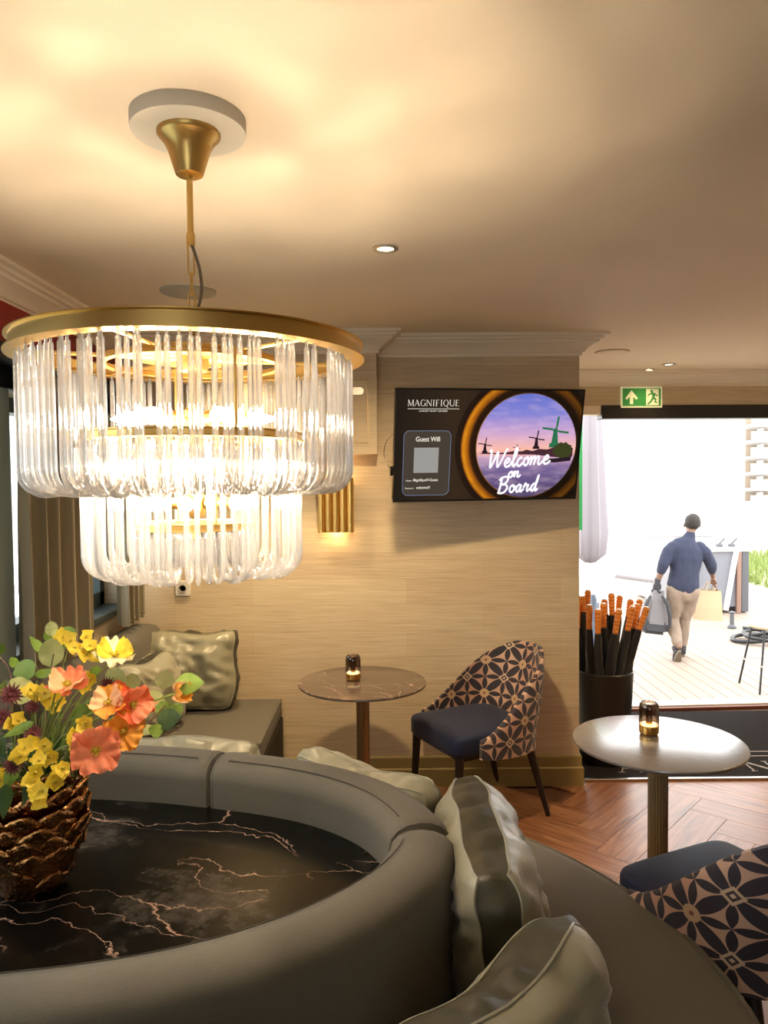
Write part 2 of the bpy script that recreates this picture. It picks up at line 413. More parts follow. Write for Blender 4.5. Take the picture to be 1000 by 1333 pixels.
struct('wall_left', join(box(XL-.2, XL, YR, YB, -.1, WZ0-.03), box(XL-.2, XL, YR, YB, WZ1, CEIL+.05),
       box(XL-.2, XL, YR, .5, WZ0-.03, WZ1), box(XL-.2, XL, 2.66, 2.80, WZ0-.03, WZ1), box(XL-.2, XL, 4.06, YB, WZ0-.03, WZ1)), wallpaper)
struct('wall_door', join(xf(box(XC-.05, XR+.3, YD, YD+.12, 2.23, CEIL+.05), DW), xf(box(3.0, XR+.3, YD, YD+.12, -.1, 2.23), DW)), wallpaper)
struct('trim_1', box(XL, XL+.035, YR, YK+.01, WZ1, 2.22, .004), m_dark)
struct('trim_2', box(XL, XL+.02, YR, YK+.01, 2.22, 2.372), m_red)
struct('trim_3', box(XL, XL+.03, 2.645, 2.815, 0, WZ1, .003), m_pier)
# crown moulding (cove profile) round the whole room
cp = [(0, 2.368), (.012, 2.368), (.012, 2.383), (.024, 2.388), (.030, 2.40), (.046, 2.413), (.066, 2.424), (.084, 2.432), (.090, 2.442), (.104, 2.446), (.106, 2.458), (.128, 2.461), (.130, CEIL+.001), (0, CEIL+.001)]
e_ = DW @ Vector((XR, YD, 0))
struct('trim_4', sweep([(XR, YR), (XR, e_.y), (XC, YD), (XC, YB), (-.033, YB), (-.033, YK), (XL, YK), (XL, YR)], cp), m_crown, smooth=True, sharp=25)
# raised bulkhead over the sconce with its access hatch
struct('wall_bulkhead', box(XL, -.033, YK, YB, 1.84, CEIL), wallpaper)
hx0, hx1, hz0, hz1 = -.62, -.078, 1.893, 2.232
hatch = thing('access_hatch', 'flush rectangular hatch panel in the bulkhead behind the chandelier, beside the screen', 'hatch', ((hx0+hx1)/2, YK, hz0))
mk('hatch_frame', *join(box(hx0, hx1, YK-.006, YK, hz0, hz0+.004), box(hx0, hx1, YK-.006, YK, hz1-.004, hz1), box(hx0, hx0+.004, YK-.006, YK, hz0, hz1), box(hx1-.004, hx1, YK-.006, YK, hz0, hz1)), m_darkgold, hatch, False)
mk('hatch_door', *box(hx0+.007, hx1-.007, YK-.008, YK, hz0+.007, hz1-.007, .001), wallpaper, hatch, False)
lx, lz = at(463, 509, Y=YK-.01).x, at(463, 509, Y=YK-.01).z
mk('hatch_latch', *plate([(lx+(.022 if cos(a) > 0 else -.022)+.02*cos(a), lz+.02*sin(a)) for a in [2*pi*i/20 for i in range(20)]], YK-.014, YK-.008), m_steel, hatch, label='grey oval latch plate')
# baseboards
struct('baseboard_back', sweep([(XC, YD), (XC, YB), (XL, YB)], [(0, 0), (.022, 0), (.022, .098), (.012, .104), (.012, .160), (.008, .168), (0, .168)]), m_base)
struct('baseboard_left', sweep([(XL, YB), (XL, YR)], [(0, 0), (.018, 0), (.018, .15), (0, .16)]), m_base)
struct('baseboard_right', sweep([(XR, YR), (XR, 5.5)], [(0, 0), (.018, 0), (.018, .15), (0, .16)]), m_base)
# windows in the left wall
for i, (y0, y1, ms) in enumerate(((.5, 2.66, (1.3, 1.98)), (2.80, 4.06, (3.46,)))):
    w = struct('window_%d' % (i+1), join(box(XL-.18, XL-.10, y0, y0+.06, WZ0, WZ1), box(XL-.18, XL-.10, y1-.06, y1, WZ0, WZ1),
        box(XL-.18, XL-.10, y0, y1, WZ0, WZ0+.07), box(XL-.18, XL-.10, y0, y1, WZ1-.06, WZ1), *[box(XL-.18, XL-.11, q-.03, q+.03, WZ0, WZ1) for q in ms]), m_teal)
    mk('window_sill', *box(XL-.2, XL+.035, y0-.02, y1+.0, WZ0-.035, WZ0, .005), m_teal, w, False)
    ed = [y0+.06]+list(ms)+[y1-.06]
    for a, b in zip(ed, ed[1:]): mk('pane', *box(XL-.15, XL-.144, a+.02, b-.02, WZ0+.06, WZ1-.05), m_pane, w, False)
for i, (x0, x1) in enumerate(((-1.1, .4),)):  # rear window out of view, added for highlights on the brass
    w = struct('window_%d' % (i+3), join(box(x0, x0+.05, YR-.14, YR-.08, .9, 2.15), box(x1-.05, x1, YR-.14, YR-.08, .9, 2.15), box(x0, x1, YR-.14, YR-.08, .9, .96), box(x0, x1, YR-.14, YR-.08, 2.09, 2.15), box((x0+x1)/2-.02, (x0+x1)/2+.02, YR-.14, YR-.08, .9, 2.15)), m_teal)
    mk('pane', *box(x0+.02, x1-.02, YR-.115, YR-.110, .92, 2.13), m_pane, w, False)
# header over the doorway, sill
struct('door_1', join(xf(box(1.58, 3.0, YD-.02, YD+.1, 2.135, 2.232, .004), DW), xf(box(2.94, 3.0, YD, YD+.1, 0, 2.14), DW)), m_header)
struct('trim_5', xf(box(XC, 1.577, YD-.01, YD+.1, 2.165, 2.23, .003), DW), m_ceil)
struct('trim_6', xf(box(XC, 3.0, YD-.03, YD+.01, -.012, .012, .003), DW), m_sill)
struct('trim_7', xf(box(XC, 3.0, YD+.01, YD+.14, -.16, .022, .003), DW), m_white)

# herringbone floor planks
PL, PW = .90, .18
def clip(poly, nx, ny, c):
    r = []
    for i, p in enumerate(poly):
        q = poly[(i+1) % len(poly)]; dp = nx*p[0]+ny*p[1]-c; dq = nx*q[0]+ny*q[1]-c
        if dp <= 0: r.append(p)
        if dp*dq < 0: t = dp/(dp-dq); r.append((p[0]+(q[0]-p[0])*t, p[1]+(q[1]-p[1])*t))
    return r
R45 = radians(45+4)
planks = 0
for m_ in range(-4, 5):
    for k in range(-40, 50):
        for typ in (0, 1):
            if typ == 0: x0, y0, w_, h_ = k*PW+m_*2*PL, k*PW, PL, PW
            else: x0, y0, w_, h_ = (k-1)*PW+m_*2*PL, k*PW, PW, PL
            g = .0006
            c = Vector((x0+w_/2, y0+h_/2)); cc = Vector((c.x*cos(R45)-c.y*sin(R45)+1.1, c.x*sin(R45)+c.y*cos(R45)+3.0))
            if not (-.25 < cc.x < 3.1 and 1.55 < cc.y < 4.62): continue
            if cc.x < XC and cc.y > YB+.1: continue
            ang = R45+(pi/2 if typ else 0)
            hl, hw = PL/2-g, PW/2-g
            me = bpy.data.meshes.get('plank_mesh')
            if me is None:
                bm = bmesh.new()
                vs = [bm.verts.new((sx*(hl-d), sy*(hw-d), z)) for d, z in ((0, -.012), (0, -.0008), (.0009, 0)) for sx, sy in ((-1, -1), (1, -1), (1, 1), (-1, 1))]
                for a in (0, 4):
                    for i in range(4): bm.faces.new((vs[a+i], vs[a+(i+1) % 4], vs[a+4+(i+1) % 4], vs[a+4+i]))
                bm.faces.new(vs[8:12]); me = bpy.data.meshes.new('plank_mesh'); bm.to_mesh(me); bm.free(); me.materials.append(m_plank)
            o = bpy.data.objects.new('plank', me); COL.objects.link(o); o.parent = floor
            o.location = (cc.x, cc.y, 0); o.rotation_euler = (0, 0, ang); planks += 1
print('planks', planks)

# outdoor deck
DZ = -.49
deck_m = mat('deck_board', (.26, .20, .155), .6, vary=.25, vscale=3, bump=.2, bscale=30)
m_ground = mat('pale_ground', (.62, .60, .57), .8)
deck = struct('deck', box(.3, 7.6, 5.75, 17.2, DZ-.2, DZ-.03), mat('deck_joist', (.12, .07, .05), .8))
bme = None
for i in range(50):
    o = None
    if bme is None:
        V, F = box(-.069, .069, -5.6, 5.6, -.028, 0, .003); bme = bpy.data.meshes.new('deck_board'); bme.from_pydata(V, [], F); bme.materials.append(deck_m)
    o = bpy.data.objects.new('deck_board', bme); COL.objects.link(o); o.parent = deck; o.location = (.45+i*.145, 11.45, DZ)
struct('ground', box(-60, 120, 17.3, 160, DZ-.3, DZ-.1), m_ground)
struct('quay', join(box(-60, .2, 5.9, 17.3, -1.5, -1.3), box(7.7, 60, 5.7, 17.3, DZ-.3, DZ-.1)), m_ground)
struct('water', box(-60, XL-.5, -30, 5.8, -1.6, -1.5), mat('canal_water', (.25, .28, .28), .1))

# ================================================================ PENINSULA SOFA + MARBLE TABLE
MZ = .75
inner_pts = [(-1.405, 2.235), (-1.15, 2.23), (-.897, 2.212), (-.70, 2.185), (-.52, 2.142), (-.35, 2.09), (-.207, 2.02), (-.09, 1.92), (-.02, 1.80), (-.003, 1.70), (-.05, 1.585), (-.15, 1.47), (-.29, 1.37), (-.46, 1.302), (-.66, 1.262), (-.9, 1.24), (-1.15, 1.23), (-1.405, 1.228)]
cur = catmull([(x, y, 0) for x, y in inner_pts], 6)
def offs(cv, d):
    r = []
    for i, p in enumerate(cv):
        t = (cv[min(i+1, len(cv)-1)]-cv[max(i-1, 0)]).normalized(); r.append(p+Vector((-t.y, t.x, 0))*d)
    return r
tt = thing('marble_table', 'black white-veined marble tabletop enclosed by the curved grey sofa back', 'table', (-.75, 1.73, 0))
mk('tabletop', *prism([(p.x, p.y) for p in reversed(offs(cur, .02))], MZ-.03, MZ), m_blackm, tt, False)
mk('plinth', *prism([(p.x, p.y) for p in reversed(offs(cur, -.02))][::3], 0, MZ-.03), m_sofad, tt, False)
sofa = thing('curved_sofa', 'grey woven outward-facing sofa curving around the black marble table', 'sofa', (.3, 1.74, 0))
TH = .155; TOPZ = .885
def back_profile():
    # (offset outwards, z): rounded top
    pr = [(.012, MZ-.06), (.008, MZ+.03), (.008, MZ+.075)]
    for i in range(9):
        a = pi-pi*i/8; pr.append((TH/2+.005+(TH/2)*cos(a)*.97, TOPZ-.055+.055*sin(a)**.8))
    pr += [(TH+.004, MZ+.03), (TH+.006, .60), (TH+.002, .40), (TH*.6, .38), (.03, .60)]
    return pr
prof = back_profile()
def arc_index(px):   # nearest index on curve to a seam seen at image column px, far side
    return px
total = len(cur)-1
# seam positions as indices along the curve
def near_idx(x, y): return min(range(len(cur)), key=lambda i: (cur[i].x-x)**2+(cur[i].y-y)**2)
seams = [0, near_idx(-.525, 2.142), near_idx(-.02, 1.80)+4, near_idx(-.9, 1.24), total]
for a, b in zip(seams, seams[1:]):
    # densify and round the ends of every module
    seg = cur[a:b+1]; L = [0]
    for p, q in zip(seg, seg[1:]): L.append(L[-1]+(q-p).length)
    V, F = [], []; m = len(prof)
    stations = [0.004, .007, .014, .028]+[.05+(L[-1]-.1)*i/30 for i in range(31)]+[L[-1]-v for v in (.028, .014, .007, .004)]
    ins = [.014, .007, .002, .0]
    def ptat(s):
        for i in range(len(L)-1):
            if s <= L[i+1] or i == len(L)-2:
                t = (s-L[i])/(L[i+1]-L[i]); p = seg[i].lerp(seg[i+1], t); tn = (seg[min(i+2, len(seg)-1)]-seg[max(i-1, 0)]).normalized(); return p, Vector((-tn.y, tn.x, 0))
    for si, s in enumerate(stations):
        p, nrm = ptat(s); k = ins[si] if si < 4 else (ins[len(stations)-1-si] if si >= len(stations)-4 else 0)
        for o_, z in prof:
            oc = TH/2; o2 = oc+(o_-oc)*(1-k/(TH/2)); z2 = z-(k if z > .7 else 0)
            q = p+nrm*o2; w = noise.noise(Vector((q.x*5, q.y*5, z*5)))*.0025
            V.append((q.x+nrm.x*w, q.y+nrm.y*w, z2))
    ns = len(stations)
    for i in range(ns-1):
        for j in range(m): F.append((i*m+j, i*m+(j+1) % m, (i+1)*m+(j+1) % m, (i+1)*m+j))
    F.append(tuple(reversed(range(m)))); F.append(tuple((ns-1)*m+j for j in range(m)))
    bs = mk('back_segment', V, F, m_sofa, sofa, True, sharp=60)
    # stitched seam line along the crest
    sp = []
    for s in stations[4:-4:1]:
        p, nrm = ptat(s); q = p+nrm*(TH*.28); sp.append((q.x, q.y, TOPZ-.0035))
    mk('seam', *tube(sp, .0016, 5), m_seam, bs)
    for end in (0, 1):
        p, nrm = ptat(.010 if not end else L[-1]-.010); ring = []
        for o_, z in prof[:-3]:
            ring.append(tuple(p+nrm*(TH/2+(o_-TH/2)*.96))[:2]+(z-.006 if z > .7 else z,))
        mk('piping', *tube(ring, .004, 6), m_sofa, bs)
# seat round the outside
so, si_ = offs(cur, TH+.69), offs(cur, TH+.01)
V, F = [], []; m = 9
for a, b in zip(si_, so):
    d = (b-a).normalized(); Lq = (b-a).length
    for o_, z in ((0, .40), (0, .475), (Lq*.4, .478), (Lq-.05, .474), (Lq-.018, .468), (Lq, .452), (Lq+.002, .43), (Lq-.004, .35), (Lq-.02, .345)):
        q = a+d*o_; V.append((q.x, q.y, z))
n = len(si_)
for i in range(n-1):
    for j in range(m): F.append((i*m+j, i*m+(j+1) % m, (i+1)*m+(j+1) % m, (i+1)*m+j))
F.append(tuple(reversed(range(m)))); F.append(tuple((n-1)*m+j for j in range(m)))
mk('seat', V, F, m_sofa, sofa)
edge = offs(cur, TH+.682)
mk('seat_piping', *tube([(p.x, p.y, .464) for p in edge], .0045, 6), m_sofa, sofa)
b1, b0 = offs(cur, TH+.63), offs(cur, TH+.0)
V = []; F = []
for a, b in zip(b0, b1): V += [(a.x, a.y, .05), (a.x, a.y, .39), (b.x, b.y, .35), (b.x, b.y, .0)]
for i in range(n-1):
    for j in range(4): F.append((i*4+j, i*4+(j+1) % 4, (i+1)*4+(j+1) % 4, (i+1)*4+j))
mk('base', V, F, m_sofad, sofa)

# ---------------------------------------------------------------- cushions (boxed, with side strip)
def cushion(name, label, w, h, t, M, seed, group='olive satin cushions', plump=.058, side=None):
    """M places the cushion: x width, y thickness, z height, origin at bottom centre"""
    r = thing(name, label, 'cushion', M.translation, 0, group)
    random.seed(seed); nx, nz = 34, 28
    def pt(u, v, s):       # u,v in -1..1, s = -1 front, +1 back
        sag = .06*h*(1-abs(u))*(v > 0)*v
        x = u*w/2*(1-.05*(1-abs(u)**2)*(abs(v)**3)) ; z = h/2+v*h/2*(1-.06*(1-u*u)) - (.02*h*(1-u*u) if v > .5 else 0)
        e = (1-u**4)*(1-v**4)
        # wrinkles radiating from the seams
        q = Vector((u*2.2+seed, v*2.2, s*3+seed*1.7))
        wr = noise.noise(q*1.1)*.022+(.5-abs(noise.noise(Vector((u*2.2+v*3+seed, v*1.6-u*2, s)))))*.030+noise.noise(q*3.3)*.006
        em = min(1-abs(u), 1-abs(v)); pk = .010*sin(u*23+seed+3*v)*(1-abs(v) < .5)*math.exp(-em*5)*(em > 0.001)
        cf = (u*u*v*v)**3; x *= 1-.085*cf; z = h/2+(z-h/2)*(1-.085*cf)+.010*sin(u*4+seed)*(v > 0)*v*v; x += .008*sin(v*5+seed)*u*u
        return Vector((x, s*(t/2*(1-.35*cf+.18*noise.noise(Vector((u*2.5+seed, v*2.5, 4.))))+plump*e+wr*e**.4*1.2+pk*.8*(em**.5)), z))
    FV, FF = [], []; BV, BF = [], []
    for s, V in ((-1, FV), (1, BV)):
        for j in range(nz+1):
            for i in range(nx+1): V.append(pt(-1+2*i/nx, -1+2*j/nz, s))
    for j in range(nz):
        for i in range(nx):
            a = j*(nx+1)+i; FF.append((a, a+1, a+nx+2, a+nx+1)); BF.append((a+1, a, a+nx+1, a+nx+2))
    R = wmat(r).inverted() @ M
    FVw = [R @ v for v in FV]; BVw = [R @ v for v in BV]
    mk('face', FVw, FF, m_satin, r, local=True, sharp=80); mk('face', BVw, BF, m_satin, r, local=True, sharp=80)
    rim = [i for i in range(nx+1)]+[(j*(nx+1)+nx) for j in range(1, nz+1)]+[nz*(nx+1)+i for i in range(nx-1, -1, -1)]+[j*(nx+1) for j in range(nz-1, 0, -1)]
    V, F = [], []; K = 4
    for c_, i in enumerate(rim):
        f_, b_ = FV[i], BV[i]; ctr = Vector((0, 0, h/2)); d = ((f_+b_)/2-ctr); d.y = 0; d.normalize()
        for k in range(K+1):
            q = f_.lerp(b_, k/K); bul = sin(pi*k/K)*(.006+.026*noise.noise(Vector((c_*.30, k*.7, seed)))); V.append(R @ (q+d*bul))
    nr = len(rim)
    for c_ in range(nr):
        for k in range(K): F.append((c_*(K+1)+k, c_*(K+1)+k+1, ((c_+1) % nr)*(K+1)+k+1, ((c_+1) % nr)*(K+1)+k))
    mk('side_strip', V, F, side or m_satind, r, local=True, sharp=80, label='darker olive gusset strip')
    for VV in (FV, BV): mk('piping', *tube([R @ VV[i] for i in rim], .0035, 5, closed=True), m_satin, r, local=True)
    return r
def place(x, y, z, yaw, lean=0., roll=0.):
    return Matrix.Translation((x, y, z)) @ Matrix.Rotation(yaw, 4, 'Z') @ Matrix.Rotation(lean, 4, 'X') @ Matrix.Rotation(roll, 4, 'Y')

# ---------------------------------------------------------------- corner bench behind
bench = thing('corner_bench', 'grey upholstered bench in the back corner under the window', 'bench', (-1.0, 3.8, 0))
bx1 = -.575
mk('seat_cushion', *box(XL+.01, bx1, 3.40, 4.125, .40, .502, .018), m_sofa, bench)
mk('base', *box(XL+.01, bx1+.004, 3.44, 4.125, 0, .40, .004), m_sofad, bench)
mk('backrest', *box(XL+.008, XL+.20, 2.75, 4.125, .502, .935, .06), m_sofa, bench)
mk('seat_piping', *tube([(bx1-.003, 4.12, .497), (bx1-.003, 3.41, .497), (XL+.02, 3.405, .497)], .004, 6), m_sofa, bench)

cushion('cushion', 'large boxed olive satin cushion standing on the corner bench against the wall', .53, .42, .10, place(-1.06, 3.93, .50, 0, radians(-10)), 3)
cushion('cushion', 'smaller brightly lit olive cushion propped at the window side of the corner bench', .40, .36, .10, place(-1.12, 3.56, .50, radians(68), radians(-12)), 5)
cushion('cushion', 'pale cushion tip just showing behind the left back segment of the curved sofa', .44, .405, .09, place(-.66, 2.435, .475, radians(184), radians(-9), radians(-3)), 8, side=m_satin)
cushion('cushion', 'pale olive cushion along the far bend of the sofa back, below the brown table',   .52, .385, .07, place(-.02, 2.26, .475, radians(180-38), radians(-13)), 11, side=m_satin)
cushion('cushion', 'crumpled olive cushion standing at the right of the sofa back, dark gusset upward', .58, .42, .095, place(.275, 1.80, .475, radians(180-90), radians(-8)), 14)
cushion('cushion', 'nearest olive cushion at the bottom edge of the photo, beside the curved sofa back', .54, .365, .10, place(.235, 1.21, .475, radians(180-133), radians(-14)), 17)

# ================================================================ CURTAINS
def curtain(name, label, y0, y1, x, z0, z1, folds, amp, seed):
    random.seed(seed); n = folds*14; V, F = [], []; rows = 14
    ph = [random.uniform(.7, 1.3) for _ in range(folds+2)]
    for j in range(rows+1):
        z = z0+(z1-z0)*j/rows
        for i in range(n+1):
            u = i/n; f = u*folds; k = int(f); a = amp*(ph[min(k, folds)]*(1-(f-k))+ph[min(k+1, folds+1)]*(f-k))
            xx = x+a*sin(2*pi*f)*(.75+.25*(1-j/rows))+noise.noise(Vector((u*6, z*1.3, seed)))*.008
            yy = y0+(y1-y0)*u+.35*a*cos(4*pi*f)+noise.noise(Vector((u*5, z*2, seed+9)))*.006
            V.append((xx, yy, z))
    for j in range(rows):
        for i in range(n): a = j*(n+1)+i; F.append((a, a+1, a+n+2, a+n+1))
    m = len(V); V += [(v[0]-.004, v[1], v[2]) for v in V]; F += [tuple(reversed([q+m for q in f])) for f in F]
    for i in range(n): F.append((i+1, i, i+m, i+1+m))
    o = thing(name, label, 'curtain', (x, (y0+y1)/2, z0), 0, 'window curtains')
    mk('curtain_cloth', V, F, m_curtain, o, sharp=80)
    hm = [(v[0]+.003, v[1], z0+.03) for v in V[:n+1]]
    mk('hem', *tube(hm, .002, 4), m_curtain, o)
    return o
curtain('curtain', 'wide olive curtain left of the chandelier, covering the window pier', 2.74, 3.42, XL+.085, .985, 2.13, 5, .033, 2)
curtain('curtain', 'narrow olive curtain gathered in the corner to the right of the small window opening', 3.70, 4.05, XL+.115, .985, 2.13, 4, .032, 6)
rail = thing('curtain_rail', 'dark curtain rail running above the left windows', 'rail', (XL+.09, 2.0, 2.14))
mk('track', *box(XL+.035, XL+.13, 1.0, 4.12, 2.13, 2.16, .004), m_dark, rail, False)

# ================================================================ CEILING FITTINGS
def downlight(x, y, r, label, w=SPOT_W, tilt=0., cone=110):
    t = thing('downlight', label, 'downlight', (x, y, CEIL), 0, 'recessed ceiling spots')
    mk('trim_ring', *lathe([(r*.66, .0), (r*.7, -.006), (r, -.005), (r*1.02, .0)], 32, (x, y, CEIL)), m_steel, t)
    mk('lamp', *lathe([(0, -.0015), (r*.64, -.0015), (r*.68, .001)], 24, (x, y, CEIL)), m_lamp, t)
    l = bpy.data.lights.new('spot', 'SPOT'); l.energy = w; l.color = (1, .73, .40); l.spot_size = radians(cone); l.spot_blend = .8; l.shadow_soft_size = .07
    o = bpy.data.objects.new('spot', l); COL.objects.link(o); o.parent = t; o.location = (0, 0, -.015); o.rotation_euler = (radians(tilt), 0, 0)
downlight(.013, 2.555, .042, 'recessed downlight alone in mid ceiling above the wall screen', SPOT_W, 34, 100)
downlight(2.45, 3.9, .042, 'added downlight out of view near the right wall, for bounce onto the ceiling', 110)  # added lamp outside the frame, lifts the ceiling by floor bounce
downlight(-.72, 3.72, .042, 'added downlight unseen behind the chandelier, washing the back wall', 110)  # added unseen lamp, brightens the back wall and bench cushions
p = at(871, 474, Z=CEIL); downlight(p.x, p.y, .045, 'small recessed downlight nearer of the two above the exit sign', 25)
p = at(845, 484, Z=CEIL-.02); downlight(p.x, p.y, .035, 'small glowing downlight tucked against the crown above the exit sign', 12)
for (px, pz, r, lb) in ((245, 379, .112, 'flat grey round ceiling disc seen behind the chandelier chain'), (797, 458, .10, 'flat round ceiling disc to the right of the wall screen')):
    p = at(px, pz, Z=CEIL)
    o = thing('ceiling_disc', lb, 'ceiling disc', (p.x, p.y, CEIL))
    mk('cover', *lathe([(0, -.010), (r*.9, -.010), (r, -.006), (r, 0)], 48, (p.x, p.y, CEIL)), mat('disc_grey', (.42, .40, .34), .5) if r > .11 else m_ceil, o)
    mk('rim', *lathe([(r, 0), (r*1.03, -.002), (r*1.03, 0)], 48, (p.x, p.y, CEIL)), m_dark if r < .11 else m_crown, o)

# ================================================================ CHANDELIER
cx_, cy_ = -.412, 1.648
ch = thing('chandelier', 'large two-tier brass chandelier hung with clear U-shaped glass rods', 'chandelier', (cx_, cy_, 1.49))
C3 = (cx_, cy_, 0)
mk('ceiling_plate', *lathe([(0, 2.444), (.121, 2.444), (.122, 2.447), (.122, CEIL)], 64, C3), mat('plaster_white', (.72, .66, .56), .6), ch)
mk('canopy', *lathe([(0, 2.352), (.024, 2.352), (.029, 2.355), (.032, 2.364), (.037, 2.380), (.044, 2.403), (.052, 2.420), (.063, 2.433), (.067, 2.438), (.067, 2.4445)], 48, C3), m_brass, ch)
mk('stem', *join(lathe([(0, 2.23), (.0068, 2.23), (.0068, 2.353), (0, 2.353)], 16, C3), lathe([(0, 2.205), (.009, 2.205), (.0095, 2.21), (.0095, 2.226), (.008, 2.232), (0, 2.232)], 16, C3)), m_brass, ch)
def link_pts(z0, z1, w, ang):
    pts = []
    for i in range(24):
        a = 2*pi*i/24; x = w*cos(a); z = (z0+z1)/2+((z1-z0)/2-w)*(1 if sin(a) > 0 else -1)+w*sin(a)
        pts.append((cx_+x*cos(ang), cy_+x*sin(ang), z))
    return pts
mk('chain_link', *tube(link_pts(2.142, 2.212, .0065, .5), .002, 8, True), m_brass, ch)
mk('chain_link', *tube(link_pts(2.098, 2.148, .0065, 2.0), .002, 8, True), m_brass, ch)
mk('chain_link', *tube(link_pts(2.055, 2.104, .0065, .4), .002, 8, True), m_brass, ch)
mk('lower_stem', *join(lathe([(0, 1.93), (.0068, 1.93), (.0068, 2.062), (0, 2.062)], 16, C3), lathe([(0, 2.045), (.0095, 2.045), (.0095, 2.062), (.006, 2.068), (0, 2.068)], 16, C3)), m_brass, ch)
mk('cable', *tube(catmull([(cx_, cy_, 2.21), (cx_+.008, cy_, 2.19), (cx_+.019, cy_-.002, 2.15), (cx_+.022, cy_-.002, 2.11), (cx_+.014, cy_, 2.075), (cx_+.004, cy_, 2.06)], 8), .0035, 8), mat('grey_cable', (.16, .12, .08), .5), ch)
def band(r, z0, z1, fl=.010):
    return lathe([(r-.003, z0+.002), (r-.003, z1-.002), (r, z1), (r+fl, z1), (r+fl, z1-.0025), (r+.001, z1-.004), (r+.001, z0+.004), (r+fl*1.25, z0+.0025), (r+fl*1.25, z0), (r-fl*3.0, z0), (r-fl*3.0, z0+.002), (r-.003, z0+.002)], 120, C3)
R1, R2, R3 = .361, .229, .118
tiers = [('tier_ring', R1, 1.957, 1.991), ('tier_ring', R2, 1.782, 1.80), ('tier_ring', R3, 1.592, 1.608)]
rings = [mk(nm, *band(r, a, b, .009 if r > .3 else .006), m_brass, ch, sharp=30) for nm, r, a, b in tiers]
mk('inner_hoop', *band(.19, 1.945, 1.958, .004), m_brass, ch, sharp=30)
# spokes and vertical hangers
for k in range(6):
    a = 2*pi*k/6+.35; d = Vector((cos(a), sin(a), 0)); c = Vector((cx_, cy_, 0))
    mk('spoke', *tube([c+d*.01+Vector((0, 0, 1.962)), c+d*(R1-.004)+Vector((0, 0, 1.962))], .0045, 8), m_brass, ch)
for k in range(4):
    a = 2*pi*k/4+.6; d = Vector((cos(a), sin(a), 0)); c = Vector((cx_, cy_, 0))
    mk('hanger', *tube([c+d*(R2-.004)+Vector((0, 0, 1.955)), c+d*(R2-.004)+Vector((0, 0, 1.79))], .0035, 8), m_brass, ch)
    mk('hanger', *tube([c+d*(R3-.004)+Vector((0, 0, 1.955)), c+d*(R3-.004)+Vector((0, 0, 1.60))], .003, 8), m_brass, ch)
mk('added_shade_disc', *lathe([(.03, 1.962), (.135, 1.962), (.137, 1.964), (.137, 1.972), (.135, 1.974), (.03, 1.976)], 64, C3), m_brass, ch, sharp=30)  # added disc, keeps bulb light off the ceiling straight above
mk('hub', *lathe([(0, 1.93), (.03, 1.935), (.034, 1.945), (.034, 1.972), (.02, 1.98), (0, 1.98)], 32, C3), m_brass, ch)
mk('centre_column', *lathe([(0, 1.612), (.012, 1.614), (.02, 1.625), (.02, 1.665), (.009, 1.675), (.009, 1.80), (.022, 1.81), (.022, 1.85), (.009, 1.86), (.009, 1.935), (0, 1.935)], 24, C3), m_brass, ch)
bulb_v, bulb_f = lathe([(0, .062), (.003, .058), (.008, .044), (.0145, .024), (.015, .012), (.010, .002), (.008, 0), (0, 0)], 16)
def lamp_arm(a, z, r0, r1, up=0.):
    d = Vector((cos(a), sin(a), 0)); c = Vector((cx_, cy_, z))
    arm = mk('lamp_arm', *tube([c+d*r0, c+d*(r1-.05)], .0035, 8), m_brass, ch)
    mk('socket', *tube([c+d*(r1-.055), c+d*r1], .0125, 16), m_brass, arm)
    Mq = Matrix.Translation(c+d*r1) @ d.to_track_quat('Z', 'Y').to_matrix().to_4x4()
    mk('bulb', *xf((bulb_v, bulb_f), Mq), m_bulb, arm)
for k in range(6): lamp_arm(2*pi*k/6+.1, 1.832, .015, .115)
for k in range(8): lamp_arm(2*pi*k/8+.3, 1.725, .0, .165)
for k in range(4): lamp_arm(2*pi*k/4+.02, 1.648, .015, .075)
# the glass rods: one U per place, sharing three meshes per tier
def u_rod(rO, zO, rI, zI, zb, rad):
    """in the x/z plane: outer leg at x=rO, inner leg at x=rI"""
    w = (rO-rI)/2; P = [(rO, 0, zO-.003), (rO, 0, zO-.0135), (rO, 0, zO-.015)]
    for t in (.25, .5, .75): P.append((rO, 0, zO-.02+(zb+w-zO+.02)*t))
    for i in range(13): a = pi*i/12; P.append(((rO+rI)/2+w*cos(a), 0, zb+w*.92-w*.92*sin(a)))
    P += [(rI, 0, zb+w+(zI-zb-w)*.5), (rI, 0, zI-.015), (rI, 0, zI-.0135), (rI, 0, zI-.003)]
    rr = [.0030, .0026, rad*.96]+[rad]*(len(P)-6)+[rad*.96, .0026, .0030]
    return tube(P, rr, 8)
def rods(ring, n, rO, zO, rI, zI, zb, rad, seed):
    random.seed(seed); ms = []
    for q in range(3):
        V, F = u_rod(rO, zO, rI, zI, zb+(q-1)*.003, rad*(1+(q-1)*.04))
        me = bpy.data.meshes.new('glass_rod'); me.from_pydata([tuple(v) for v in V], [], F); me.materials.append(m_rod)
        me.polygons.foreach_set('use_smooth', [True]*len(me.polygons)); ms.append(me)
    for k in range(n):
        o = bpy.data.objects.new('glass_rod', random.choice(ms)); COL.objects.link(o); o.parent = ring
        o.location = (0, 0, -ch.location.z)
        o.rotation_euler = (random.gauss(0, .004), random.gauss(0, .003), 2*pi*(k+random.uniform(-.22, .22))/n)
rods(rings[0], 122, .338, 1.962, .238, 1.782, 1.674, .0056, 1)
rods(rings[1], 84, R2-.003, 1.784, .125, 1.594, 1.496, .0053, 2)
# finial drop under the middle
mk('finial', *lathe([(0, 1.555), (.008, 1.562), (.012, 1.575), (.006, 1.59), (.004, 1.615), (0, 1.615)], 16, C3), m_brass, ch)

